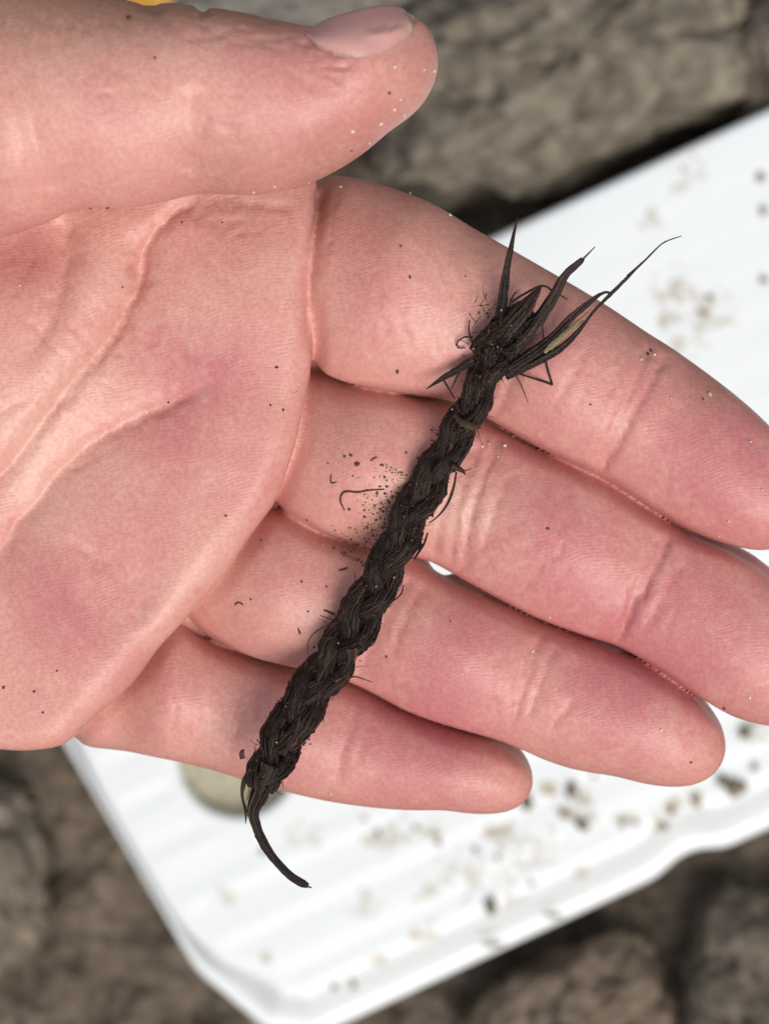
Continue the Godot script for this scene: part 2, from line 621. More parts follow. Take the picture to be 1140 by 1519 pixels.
func along(pts: Array, s: float) -> float:
	if s <= pts[0].x: return pts[0].y
	for k in pts.size() - 1:
		if s <= pts[k + 1].x:
			var span: float = pts[k + 1].x - pts[k].x
			var t: float = (s - pts[k].x) / maxf(span, 0.001)
			var p0: Vector2 = pts[maxi(k - 1, 0)]
			var p3: Vector2 = pts[mini(k + 2, pts.size() - 1)]
			var m0: float = (pts[k + 1].y - p0.y) / maxf(pts[k + 1].x - p0.x, 0.001) * span
			var m1: float = (p3.y - pts[k].y) / maxf(p3.x - pts[k].x, 0.001) * span
			var t2 := t * t
			var t3 := t2 * t
			return (2 * t3 - 3 * t2 + 1) * pts[k].y + (t3 - 2 * t2 + t) * m0 + (3 * t2 - 2 * t3) * pts[k + 1].y + (t3 - t2) * m1
	var z: Vector2 = pts[-1]
	var w: Vector2 = pts[-3]
	return z.y + (z.y - w.y) / maxf(z.x - w.x, 0.001) * minf(s - z.x, 6.0) * 0.35

func level(list: Array, t: float) -> float:
	if t <= list[0][0]: return list[0][1]
	for k in list.size() - 1:
		if t <= list[k + 1][0]:
			return lerpf(list[k][1], list[k + 1][1], smoothstep(list[k][0], list[k + 1][0], t))
	return list[-1][1]

func bump(map: PackedFloat32Array, px: float, py: float, rx: float, ry: float, turn: float, amount: float) -> void:
	# a soft pad (or hollow) of half widths rx, ry millimetres
	var c := P(px, py, 0)
	var reach := maxf(rx, ry) * 2.4
	var ct := cos(turn)
	var st := sin(turn)
	for j in range(maxi(0, int((c.z - reach - MAP_Z) / MAP_S)), mini(MAP_H, int((c.z + reach - MAP_Z) / MAP_S))):
		for i in range(maxi(0, int((c.x - reach - MAP_X) / MAP_S)), mini(MAP_W, int((c.x + reach - MAP_X) / MAP_S))):
			var dx := MAP_X + i * MAP_S - c.x
			var dz := MAP_Z + j * MAP_S - c.z
			var a := (dx * ct + dz * st) / rx
			var b := (dz * ct - dx * st) / ry
			map[j * MAP_W + i] += amount * exp(-(a * a + b * b))

func crease(map: PackedFloat32Array, pts: Array, depth: float, width: float, wobble := 0.25, bank := 0.0) -> void:
	# a line folded into the skin: depth and half width in millimetres; bank raises the skin on its left-hand side
	var line: Array[Vector2] = []
	var v: Array = []
	for p in pts:
		var g := P(p[0], p[1], 0)
		v.append(Vector2(g.x, g.z))
	var m := (v.size() - 1) * 6
	for k in m + 1: line.append(spline(v, (v.size() - 1) * float(k) / m))
	var lo := Vector2.INF
	var hi := -Vector2.INF
	for p in line:
		lo = lo.min(p)
		hi = hi.max(p)
	var reach := width * 2.6 + (4.0 if bank != 0.0 else 0.0)
	for j in range(maxi(0, int((lo.y - reach - MAP_Z) / MAP_S)), mini(MAP_H, int((hi.y + reach - MAP_Z) / MAP_S) + 1)):
		for i in range(maxi(0, int((lo.x - reach - MAP_X) / MAP_S)), mini(MAP_W, int((hi.x + reach - MAP_X) / MAP_S) + 1)):
			var q := Vector2(MAP_X + i * MAP_S, MAP_Z + j * MAP_S)
			q += Vector2(lump.get_noise_2d(q.x * 0.35, q.y * 0.35), lump.get_noise_2d(q.x * 0.35 + 90.0, q.y * 0.35)) * wobble * 1.6
			var best := 1e9
			var at := 0.0
			var sd := 1.0
			for k in m:
				var a := line[k]
				var e := line[k + 1] - a
				var t := clampf((q - a).dot(e) / e.length_squared(), 0, 1)
				var d := (q - a - e * t).length_squared()
				if d < best:
					best = d
					at = (k + t) / m
					sd = signf(e.cross(q - a))
			best = sqrt(best)
			if best > reach: continue
			var fade := smoothstep(0.0, 0.16, at) * (1.0 - smoothstep(0.84, 1.0, at))
			var v_shape := exp(-pow(best / width, 2.0))
			if depth > 0.0: v_shape = exp(-best / width * 1.2) * 0.55 + v_shape * 0.45
			map[j * MAP_W + i] -= depth * fade * v_shape
			if bank != 0.0 and sd > 0.0: map[j * MAP_W + i] += bank * fade * exp(-pow((best - 1.8) / 1.6, 2.0))

func look(map: PackedFloat32Array, x: float, z: float) -> float:
	var a := (x - MAP_X) / MAP_S
	var b := (z - MAP_Z) / MAP_S
	if a < 0.0 or b < 0.0 or a >= MAP_W - 1.001 or b >= MAP_H - 1.001: return 0.0
	var i := int(a)
	var j := int(b)
	a -= i
	b -= j
	var k := j * MAP_W + i
	var p := map[k] + (map[k + 1] - map[k]) * a
	return p + (map[k + MAP_W] + (map[k + MAP_W + 1] - map[k + MAP_W]) * a - p) * b

func palm_f(x: float, h: float, z: float) -> float:
	var a := clampf(x - PALM_X, 0.0, PALM_W - 1.01)
	var b := clampf(z - PALM_Z, 0.0, PALM_H - 1.01)
	var i := int(a)
	var j := int(b)
	a -= i
	b -= j
	var k := j * PALM_W + i
	var p := palm_d[k] + (palm_d[k + 1] - palm_d[k]) * a
	p += (palm_d[k + PALM_W] + (palm_d[k + PALM_W + 1] - palm_d[k + PALM_W]) * a - p) * b
	if h < -13.0 and x > -44.0 and z > -30.0 and z < 28.0:     # the webs between the fingers
		p -= 4.5 * clampf((-13.0 - h) / 3.0, 0.0, 1.0) * clampf((28.0 - z) / 6.0, 0.0, 1.0) * clampf((x + 44.0) / 8.0, 0.0, 1.0) * clampf((z + 30.0) / 8.0, 0.0, 1.0)
	const R := 3.3
	var dd := p + R
	var hh := absf(h + 13.2) - 13.2 + R
	if dd > 0.0 and hh > 0.0: return sqrt(dd * dd + hh * hh) - R
	return maxf(dd, hh) - R

func press(a: float, b: float) -> float:
	# two soft masses pressed together: they meet in a deep narrow groove
	var d := absf(a - b)
	if d > 2.4: return minf(a, b)
	var m := minf(a, b)
	if d < 0.9: m -= (0.9 - d) * (0.9 - d) / 3.6
	d = 1.0 - d * d / 5.76
	return m + 0.62 * d * d

func smin(a: float, b: float, k: float) -> float:
	var d := k - absf(a - b)
	if d <= 0.0: return minf(a, b)
	return minf(a, b) - d * d / (4.0 * k)

func hand_f(x: float, h: float, z: float, mask: int) -> float:
	var f := 1e3
	for k in 4:
		if mask & (1 << k):
			var g := digits[k].f(x, h, z)
			f = press(f, g)
	if mask & 32:
		f = press(f, palm_f(x, h, z))
	if f < 6.0 and h > -12.0:
		f -= look(skin_map, x, z) * clampf((h + 12.0) / 7.0, 0.0, 1.0)
	if mask & 16:
		var g := digits[4].f(x, h, z)
		if g < 6.0 and h > 4.0: g -= look(thumb_map, x, z) * clampf((h - 4.0) / 5.0, 0.0, 1.0)
		f = smin(f, g, 1.2 + clampf((-56.0 - x) * 0.5, 0.0, 12.0))
	return f

func surface_at(px: float, py: float) -> Vector3:
	# the skin seen at a pixel
	var h := 28.0
	for k in 60:
		var p := P(px, py, h)
		var f := hand_f(p.x, h, p.z, 63)
		if f < 0.02: break
		h -= maxf(f * 0.8, 0.02)
		if h < -30.0: return Vector3.INF
	return P(px, py, h)

func build_hand() -> void:
	var t0 := Time.get_ticks_msec()
	digits.append(digit([400, 395], [1218, 778], -7.5,
		[[380, 262], [455, 258], [500, 257], [560, 272], [640, 305], [700, 340], [760, 372], [830, 412], [900, 455], [960, 495], [1000, 520], [1080, 580], [1140, 635], [1175, 680]],
		[[400, 500], [452, 525], [480, 553], [530, 575], [600, 589], [670, 602], [730, 632], [800, 670], [860, 700], [900, 720], [960, 758], [1020, 791], [1080, 812], [1140, 821], [1170, 820]], 120,
		[[0, -4.0], [0.07, -1.6], [0.2, 0.4], [0.42, -0.3], [0.7, 0.0], [1.0, 0.6]], [[0, 7.5], [0.1, 8.8], [0.22, 9.3], [0.41, 8.5], [0.52, 8.9], [0.68, 8.2], [0.82, 8.5], [1, 7.2]]))
	digits.append(digit([330, 615], [1262, 1000], -10.1,
		[[330, 500], [430, 535], [480, 545], [530, 563], [600, 582], [670, 596], [730, 624], [800, 661], [880, 695], [960, 745], [1020, 785], [1080, 812], [1140, 856], [1190, 900]],
		[[340, 720], [395, 749], [430, 775], [480, 797], [545, 817], [600, 830], [640, 839], [690, 868], [750, 900], [800, 925], [860, 947], [912, 963], [960, 990], [1020, 1030], [1080, 1060], [1140, 1077], [1200, 1085]], 120,
		[[0, -4.5], [0.1, -3.1], [0.22, 0.3], [0.4, -0.4], [0.6, 0.0], [1.0, 0.6]], [[0, 7.5], [0.12, 8.8], [0.25, 9.3], [0.4, 8.4], [0.52, 8.9], [0.66, 8.2], [0.82, 8.6], [1, 7.2]]))
	digits.append(digit([220, 815], [1082, 1090], -12.7,
		[[200, 715], [400, 742], [430, 752], [480, 781], [545, 803], [600, 812], [628, 828], [655, 847], [690, 862], [750, 889], [800, 913], [860, 935], [912, 955], [960, 976], [1020, 1013], [1060, 1040]],
		[[200, 900], [262, 922], [300, 950], [350, 972], [420, 990], [480, 1003], [513, 1015], [560, 1038], [600, 1060], [667, 1083], [733, 1101], [780, 1117], [847, 1140], [913, 1151]], 165,
		[[0, -4.5], [0.11, -3.1], [0.24, 0.3], [0.44, -0.3], [0.62, 0.0], [1.0, 0.3]], [[0, 7.2], [0.12, 8.2], [0.25, 8.8], [0.43, 8.0], [0.54, 8.4], [0.7, 7.8], [0.84, 8.1], [1, 7.0]]))
	digits.append(digit([100, 985], [794, 1143], -15.3,
		[[60, 900], [230, 890], [262, 900], [300, 939], [350, 961], [420, 979], [513, 1004], [600, 1047], [667, 1071], [733, 1091], [775, 1105]],
		[[40, 1085], [95, 1101], [130, 1112], [200, 1118], [260, 1128], [330, 1146], [370, 1160], [415, 1172], [480, 1187], [540, 1196], [600, 1201], [660, 1201]], 130,
		[[0, -4.5], [0.11, -3.1], [0.24, 0.3], [0.46, -0.2], [0.64, 0.0], [1.0, 0.0]], [[0, 6.6], [0.12, 7.4], [0.25, 7.9], [0.38, 7.2], [0.5, 7.5], [0.63, 6.9], [0.84, 7.3], [1, 6.4]]))
	digits.append(digit([-420, 250], [647, 72], 13.0,
		[[-420, 60], [-120, -62], [0, -40], [100, -18], [180, -2], [230, 7], [247, 10], [262, 7], [300, 12], [350, 20], [400, 30], [435, 40], [470, 50], [505, 44], [540, 28], [570, 12]],
		[[-420, 460], [-120, 360], [0, 343], [60, 327], [95, 309], [112, 303], [150, 304], [200, 303], [250, 294], [290, 284], [340, 286], [380, 285], [440, 275], [500, 245], [545, 214], [568, 194], [580, 184]], 104,
		[[0, -18.0], [0.3, -4.0], [0.42, 0.0], [0.7, 0.0], [1.0, -1.0]], [[0, 13.0], [0.4, 12.0], [0.64, 11.4], [0.72, 10.8], [0.88, 10.6], [1, 8.6]]))
	for k in [1, 2, 3]:
		digits[k].tuck = [0.0, 2.6, 2.6, 2.6][k]
		digits[k].blunt = 3.2
	var chink := P(652, 846, -12.0)
	digits[2].gap_at = (Vector2(chink.x, chink.z) - digits[2].base).dot(digits[2].dir)
	# the palm's outline, wrist and forearm
	var outline := [[420, 240], [466, 262], [474, 330], [470, 400], [466, 470], [462, 520], [454, 560], [441, 620], [422, 690], [402, 743], [374, 778], [339, 818], [301, 871], [268, 916], [241, 941], [217, 963], [162, 1027], [121, 1075], [97, 1100], [60, 1110], [0, 1110], [-150, 1090], [-400, 1010], [-700, 940], [-1000, 950], [-1500, 990], [-1500, 150], [-1000, 220], [-700, 240], [-400, 180], [-200, 150], [0, 190], [200, 225]]
	var ol := PackedVector2Array()
	for k in outline:
		var g := P(k[0], k[1], -4.0)
		ol.append(Vector2(g.x, g.z))
	var curve := PackedVector2Array()
	for k in ol.size():
		for j in 4:
			var t := j / 4.0
			var a := ol[(k + ol.size() - 1) % ol.size()]
			var p := ol[k]
			var q := ol[(k + 1) % ol.size()]
			var d := ol[(k + 2) % ol.size()]
			curve.append(p.cubic_interpolate(q, a, d, t) if p.distance_to(q) < 14.0 else p.lerp(q, t))
	palm_d.resize(PALM_W * PALM_H)
	for j in PALM_H:
		for i in PALM_W:
			var q := Vector2(PALM_X + i, PALM_Z + j)
			var best := 1e9
			for k in curve.size():
				var a := curve[k]
				var e := curve[(k + 1) % curve.size()] - a
				best = minf(best, (q - a - e * clampf((q - a).dot(e) / e.length_squared(), 0, 1)).length_squared())
			palm_d[j * PALM_W + i] = sqrt(best) * (-1.0 if Geometry2D.is_point_in_polygon(q, curve) else 1.0)
	for m in [skin_map, thumb_map]: pass
	skin_map.resize(MAP_W * MAP_H)
	thumb_map.resize(MAP_W * MAP_H)
	mark_skin()
	print("tables ", Time.get_ticks_msec() - t0)
	mesh_hand()
	print("hand ", Time.get_ticks_msec() - t0)

func mark_skin() -> void:
	var S := skin_map
	# pads of the palm and hollows between them
	bump(S, 330, 440, 12, 10, 0.3, 0.9)
	bump(S, 385, 465, 7, 10, 0.1, 0.9)
	bump(S, 365, 655, 7, 8, 0.3, 0.5)
	bump(S, 265, 820, 7, 8, 0.7, 0.5)
	bump(S, 140, 975, 7, 8, 0.7, 0.5)
	bump(S, 330, 640, 9, 9, 0.4, 0.7)
	bump(S, 250, 770, 9, 8, 0.7, 0.9)
	bump(S, 110, 930, 13, 10, 0.7, 1.3)
	bump(S, 20, 470, 14, 14, 0.5, 2.2)
	bump(S, -20, 620, 18, 14, 0.8, 1.5)
	bump(S, 100, 690, 12, 5, -0.8, -0.9)
	bump(S, 195, 880, 4, 8, 0.6, -0.6)
	bump(S, 390, 570, 8, 4, 0.3, -0.3)
	# fold of skin from the thumb's root, and the lines of the palm
	crease(S, [[150, 270], [150, 400], [122, 505], [70, 595], [-5, 690], [-80, 790]], -0.9, 3.8, 0.1)
	bump(S, 45, 365, 10, 5, -0.1, -1.1)
	bump(S, 0, 500, 13, 12, 0.5, 1.0)
	bump(S, 20, 560, 12, 16, 0.72, 0.9)
	crease(S, [[215, 350], [210, 410], [189, 453], [167, 493], [132, 539], [96, 581], [66, 625], [26, 677], [-10, 720], [-60, 800]], 1.5, 1.1, 0.2)
	crease(S, [[225, 330], [205, 425], [160, 515], [100, 595], [30, 690], [-60, 810]], 1.3, 4.5, 0.2)
	crease(S, [[330, 560], [270, 590], [210, 616], [175, 633], [132, 660], [88, 700], [57, 740], [26, 775], [6, 812], [-30, 860]], 1.0, 1.1, 0.2)
	crease(S, [[330, 560], [215, 622], [140, 665], [60, 755], [10, 822], [-30, 870]], 1.0, 4.0, 0.2)
	crease(S, [[300, 292], [255, 320], [225, 352], [205, 385], [200, 430]], 1.1, 1.1, 0.3)
	crease(S, [[97, 320], [100, 360], [98, 410], [82, 470], [40, 560]], 0.9, 1.6, 0.3)
	crease(S, [[195, 470], [150, 530], [90, 600], [30, 650]], 0.35, 0.6, 0.4)
	crease(S, [[150, 440], [110, 520], [60, 580], [0, 620]], 0.4, 0.7, 0.5)
	crease(S, [[100, 800], [145, 827], [180, 850], [205, 885], [215, 930]], 0.5, 1.4, 0.5)
	crease(S, [[230, 690], [270, 700], [310, 690]], 0.15, 0.6, 0.6)
	crease(S, [[60, 705], [120, 690], [170, 660]], 0.3, 0.6, 0.5)
	crease(S, [[320, 310], [380, 300], [440, 312]], 0.25, 0.7, 0.4)
	crease(S, [[285, 330], [310, 300], [360, 290]], 0.3, 0.6, 0.4)
	# roots of the fingers
	crease(S, [[478, 255], [472, 300], [468, 350], [460, 400], [456, 460], [454, 530]], 0.9, 0.8, 0.25)
	crease(S, [[500, 270], [492, 330], [484, 380]], 0.25, 0.5, 0.3)
	# pads of the fingers
	bump(S, 575, 430, 9, 9, 0.4, 1.5)
	bump(S, 530, 680, 9, 7, 0.4, 1.5)
	bump(S, 385, 870, 9, 6.5, 0.3, 1.3)
	bump(S, 250, 1040, 9, 6, 0.2, 1.0)
	bump(S, 835, 560, 8, 8, 0.4, 0.8)
	bump(S, 830, 800, 8, 7, 0.4, 0.9)
	bump(S, 680, 960, 8, 6.5, 0.3, 0.8)
	bump(S, 440, 1110, 6, 5, 0.2, 0.3)
	bump(S, 1060, 690, 9, 8, 0.4, 0.4)
	bump(S, 1080, 960, 9, 8, 0.4, 0.4)
	bump(S, 920, 1060, 9, 6, 0.3, 0.5)
	bump(S, 640, 1140, 8, 5, 0.2, 0.4)
	# finger joints: [[x, y] ...], depth, width
	for k in [
		[[[790, 425], [760, 480], [735, 540], [700, 605]], .9, 1.6], [[[815, 435], [785, 500], [760, 560], [735, 625]], .4, .8],
		[[[992, 520], [968, 560], [940, 612], [912, 670], [890, 705]], .55, .6], [[[968, 508], [945, 560], [915, 620], [880, 690]], .45, .55], [[[938, 600], [915, 640], [895, 690]], .3, .4],
		[[[748, 640], [725, 690], [700, 760], [690, 850]], .42, .6], [[[728, 640], [700, 690], [680, 760], [668, 850]], .3, .5], [[[705, 650], [680, 700], [655, 760], [640, 830]], .7, 1.8], [[[760, 700], [740, 740], [722, 800]], .25, .4],
		[[[1005, 785], [975, 840], [945, 900], [918, 962]], .6, .6], [[[985, 790], [955, 850], [925, 940]], .4, .5], [[[1020, 830], [990, 880], [960, 930]], .25, .5],
		[[[610, 850], [580, 900], [550, 960], [530, 1020]], .8, 1.6], [[[630, 870], [600, 920], [580, 980]], .3, .7],
		[[[812, 938], [795, 980], [775, 1040], [757, 1098]], .5, .6], [[[830, 960], [812, 1000], [785, 1075]], .4, .5], [[[795, 950], [775, 1000], [760, 1050]], .25, .4],
		[[[385, 985], [362, 1030], [345, 1080], [325, 1140]], .6, .8], [[[400, 1000], [382, 1050], [368, 1100], [350, 1150]], .35, .5], [[[350, 990], [338, 1040], [322, 1100]], .25, .45],
		[[[538, 1030], [520, 1080], [505, 1130], [495, 1180]], .6, .7], [[[555, 1060], [540, 1100], [528, 1150]], .3, .4], [[[515, 1040], [500, 1090], [488, 1150]], .25, .4]]:
		crease(S, k[0], k[1] * 1.15, maxf(k[2], 0.5), 0.28)
	# fine cross lines
	var r := RandomNumberGenerator.new()
	r.seed = 3
	for k in [[700, 740, 70, 1.25], [600, 1000, 90, 1.35], [860, 830, 90, 1.2], [690, 830, 40, 1.2], [880, 560, 60, 1.15], [300, 1090, 60, 1.5], [350, 1070, 40, 1.45], [780, 1030, 60, 1.25], [960, 880, 50, 1.15], [120, 560, 110, 2.3], [60, 420, 90, 1.4], [150, 470, 80, 2.2], [360, 320, 60, 0.3], [620, 480, 80, 1.9]]:
		for j in 10:
			var c := Vector2(k[0] + r.randf_range(-1, 1) * k[2], k[1] + r.randf_range(-1, 1) * k[2] * 0.7)
			var a: float = k[3] + r.randf_range(-0.3, 0.3)
			var l := r.randf_range(14, 40)
			var d := Vector2(-cos(a), sin(a)) * l
			var bend := Vector2(d.y, -d.x) * r.randf_range(-0.15, 0.15)
			crease(S, [[c.x - d.x, c.y - d.y], [c.x + bend.x, c.y + bend.y], [c.x + d.x, c.y + d.y]], r.randf_range(0.08, 0.22), r.randf_range(0.25, 0.4), 0.5)
	var T := thumb_map
	bump(T, 480, 190, 11, 9, -0.3, 0.7)
	bump(T, 200, 220, 11, 9, 0.0, 0.5)
	bump(T, 30, 250, 10, 10, 0.0, 0.9)
	crease(T, [[108, 320], [102, 290], [96, 255], [88, 215], [60, 150]], 0.55, 1.5, 0.2)
	crease(T, [[300, 295], [304, 260], [308, 225], [312, 180]], 0.6, 1.9, 0.2)
	crease(T, [[312, 290], [322, 250], [330, 215]], 0.25, 0.5, 0.4)
	crease(T, [[296, 2], [303, 24], [314, 48], [322, 80]], 0.9, 0.7, 0.3)
	crease(T, [[180, -8], [200, 20], [222, 42], [245, 62], [262, 72]], 0.7, 0.7, 0.4)
	crease(T, [[245, 2], [248, 18], [252, 40]], 0.6, 0.5, 0.3)
	crease(T, [[225, 30], [245, 50], [270, 72]], 0.3, 0.5, 0.5)
	crease(T, [[265, 25], [285, 45], [300, 70]], 0.2, 0.5, 0.5)
	crease(T, [[440, 36], [456, 56], [472, 73], [494, 85], [523, 92], [557, 93], [581, 86], [596, 76], [612, 66]], 1.1, 0.6, 0.1)
	crease(T, [[446, 62], [468, 84], [494, 98], [523, 104], [557, 104], [586, 96], [604, 84]], -0.45, 0.9, 0.1)
	crease(T, [[582, 88], [592, 84], [606, 74], [618, 62]], 0.4, 0.35, 0.2)
	crease(T, [[462, 110], [464, 122], [458, 136]], 0.25, 0.35, 0.3)
	for k in [[500, 130], [505, 160], [480, 170], [440, 120], [360, 120], [340, 240], [240, 170], [420, 60]]:
		var c := Vector2(k[0], k[1])
		for j in 4:
			var a := r.randf_range(-0.3, 0.5)
			var o := c + Vector2(r.randf_range(-40, 40), r.randf_range(-30, 30))
			var d := Vector2(cos(a), sin(a)) * r.randf_range(12, 36)
			crease(T, [[o.x - d.x, o.y - d.y], [o.x, o.y + 1], [o.x + d.x, o.y + d.y]], r.randf_range(0.1, 0.25), 0.28, 0.4)

func mesh_hand() -> void:
	var xs := stepped(-182, -54.5, 58.5, 61.0, CELL, 1.06)
	var hs := stepped(-30.5, -15.0, 27.5, 27.6, CELL, 1.12)
	var zs := stepped(-77.0, -70.0, 43.0, 43.1, CELL, 1.1)
	var nx := xs.size()
	var nh := hs.size()
	var nz := zs.size()
	var field := PackedFloat32Array()
	field.resize(nx * nh * nz)
	field.fill(1e9)
	var cellv := PackedInt32Array()
	cellv.resize(nx * nh * nz)
	cellv.fill(-1)
	var sx := 1
	var sh := nx
	var sz := nx * nh
	const B := 4
	var active := []
	var part := [0, 0, 0, 0, 0, 0]
	for bz in range(0, nz - 1, B):
		var z1 := mini(bz + B, nz - 1)
		var zc := (zs[bz] + zs[z1]) / 2
		for bh in range(0, nh - 1, B):
			var h1 := mini(bh + B, nh - 1)
			var hc := (hs[bh] + hs[h1]) / 2
			for bx in range(0, nx - 1, B):
				var x1 := mini(bx + B, nx - 1)
				var xc := (xs[bx] + xs[x1]) / 2
				var reach := Vector3(xs[x1] - xs[bx], hs[h1] - hs[bh], zs[z1] - zs[bz]).length() * 0.5 * 1.25 + 2.0
				var mask := 0
				var best := 1e9
				for k in 6:
					part[k] = palm_f(xc, hc, zc) if k == 5 else digits[k].f(xc, hc, zc)
					best = minf(best, part[k])
				var raised := look(skin_map, xc, zc) * clampf((hc + 12.0) / 7.0, 0.0, 1.0) if hc > -12.0 else 0.0
				if absf(best) > reach and absf(best - raised) > reach: continue
				for k in 6:
					if part[k] < best + 2.0 * reach: mask |= 1 << k
				active.append(PackedInt32Array([bx, x1, bh, h1, bz, z1]))
				for z in range(bz, z1 + 1):
					for h in range(bh, h1 + 1):
						var row := z * sz + h * sh
						for x in range(bx, x1 + 1):
							if field[row + x] > 1e8: field[row + x] = hand_f(xs[x], hs[h], zs[z], mask)
	print("blocks ", active.size(), " grid ", nx, " ", nh, " ", nz, " ", Time.get_ticks_msec())
	var b := Bag.new()
	var corner := PackedInt32Array([0, sx, sh, sh + sx, sz, sz + sx, sz + sh, sz + sh + sx])
	var edges := [[0, 1], [2, 3], [4, 5], [6, 7], [0, 2], [1, 3], [4, 6], [5, 7], [0, 4], [1, 5], [2, 6], [3, 7]]
	var ea := PackedInt32Array()
	var eb := PackedInt32Array()
	for e in edges:
		ea.append(e[0])
		eb.append(e[1])
	var val := PackedFloat32Array()
	val.resize(8)
	for a in active:
		for z in range(a[4], a[5]):
			for h in range(a[2], a[3]):
				for x in range(a[0], a[1]):
					var at := z * sz + h * sh + x
					var ins := 0
					for k in 8:
						val[k] = field[at + corner[k]]
						if val[k] < 0.0: ins += 1
					if ins == 0 or ins == 8: continue
					var sum := Vector3.ZERO
					var cnt := 0
					for e in 12:
						var p := ea[e]
						var q := eb[e]
						var vp := val[p]
						var vq := val[q]
						if (vp < 0.0) == (vq < 0.0): continue
						var t := vp / (vp - vq)
						sum += Vector3((p & 1) + ((q & 1) - (p & 1)) * t, ((p >> 1) & 1) + (((q >> 1) & 1) - ((p >> 1) & 1)) * t, (p >> 2) + ((q >> 2) - (p >> 2)) * t)
						cnt += 1
					sum /= cnt
					cellv[at] = b.v.size()
					b.v.append(Vector3(lerpf(xs[x], xs[x + 1], sum.x), lerpf(hs[h], hs[h + 1], sum.y), lerpf(zs[z], zs[z + 1], sum.z)))
	for a in active:
		for z in range(a[4], a[5]):
			for h in range(a[2], a[3]):
				for x in range(a[0], a[1]):
					var at := z * sz + h * sh + x
					var v0 := cellv[at]
					if v0 < 0: continue
					var s0 := field[at] < 0.0
					if h > 0 and z > 0 and (field[at + sx] < 0.0) != s0:
						face(b, v0, cellv[at - sh], cellv[at - sh - sz], cellv[at - sz], s0)
					if x > 0 and z > 0 and (field[at + sh] < 0.0) != s0:
						face(b, v0, cellv[at - sz], cellv[at - sz - sx], cellv[at - sx], s0)
					if x > 0 and h > 0 and (field[at + sz] < 0.0) != s0:
						face(b, v0, cellv[at - sx], cellv[at - sx - sh], cellv[at - sh], s0)
	print("verts ", b.v.size(), " ", Time.get_ticks_msec())
	b.n = normals_of(b.v, b.i)
	# which way round? the top of the hand must face up
	var ups := 0.0
	for k in range(0, b.v.size(), 97):
		if b.v[k].y > -4.0: ups += b.n[k].y
	if ups < 0:
		for k in range(0, b.i.size(), 3):
			var s := b.i[k + 1]
			b.i[k + 1] = b.i[k + 2]
			b.i[k + 2] = s
		for k in b.n.size(): b.n[k] = -b.n[k]
	colour_skin(b)
	# keep the floors of deep folds sharp: a face that turns far from its corner's mean normal gets a corner of its own
	for t in range(0, b.i.size(), 3):
		var p := b.v[b.i[t]]
		var fn := (b.v[b.i[t + 2]] - p).cross(b.v[b.i[t + 1]] - p).normalized()
		for j in 3:
			var at := b.i[t + j]
			if fn.dot(b.n[at]) < 0.25 and fn.length_squared() > 0.5:
				b.i[t + j] = b.v.size()
				b.v.append(b.v[at])
				b.n.append(fn)
				b.c.append(b.c[at])
	var root := thing("person", Vector3(-40, -29, 0))
	tag(root, "open left hand, palm up, holding a dark plaited cord across its fingers", "person")
	commit("hand", b, skin_material(), root, Vector3(-40, -29, 0))
	build_nail(root)

func face(b: Bag, p: int, q: int, r: int, s: int, inside: bool) -> void:
	if q < 0 or r < 0 or s < 0: return
	if inside: b.quad(p, q, r, s)
	else: b.quad(p, s, r, q)

func skin_material() -> StandardMaterial3D:
	var m := paint(0.45, 0.5)
	# skin lines: fine parallel ridges that swirl, with crossing furrows
	var size := 512
	var im := Image.create(size, size, false, Image.FORMAT_RGB8)
	var f := FastNoiseLite.new()
	f.seed = 21
	f.frequency = 1.0
	f.fractal_octaves = 2
	for y in size:
		for x in size:
			var u := x / float(size) * TAU
			var v := y / float(size) * TAU
			var warp := 1.5 * sin(u + 0.6 * sin(v)) + 1.1 * sin(v + 1.0) + 0.8 * sin(2.0 * u - v + 2.0) + 0.5 * sin(3.0 * v + u)
			var k := 0.5 + 0.5 * sin(32.0 * v + 6.0 * u + warp * 2.6)
			var n := f.get_noise_3d(cos(u) * 9.0, sin(u) * 9.0 + cos(v) * 9.0, sin(v) * 9.0)
			var patch := smoothstep(-0.35, 0.35, f.get_noise_3d(cos(u) * 1.3 + 9.0, sin(u) * 1.3 + cos(v) * 1.3, sin(v) * 1.3))
			k = clampf(0.5 + (k - 0.5) * patch * (0.7 + 0.6 * n) + 0.45 * n, 0, 1)
			im.set_pixel(x, y, Color(k, k, k))
	m.heightmap_enabled = true
	m.heightmap_texture = ImageTexture.create_from_image(im)
	m.heightmap_scale = 0.0024
	m.uv1_triplanar = true
	m.uv1_scale = Vector3(62, 62, 62)
	m.uv1_triplanar_sharpness = 4.0
	m.albedo_texture = noise_tex(0.035, 5, Color(0.90, 0.86, 0.85), Color(1, 1, 1), 512, FastNoiseLite.TYPE_SIMPLEX_SMOOTH, 14)
	return m

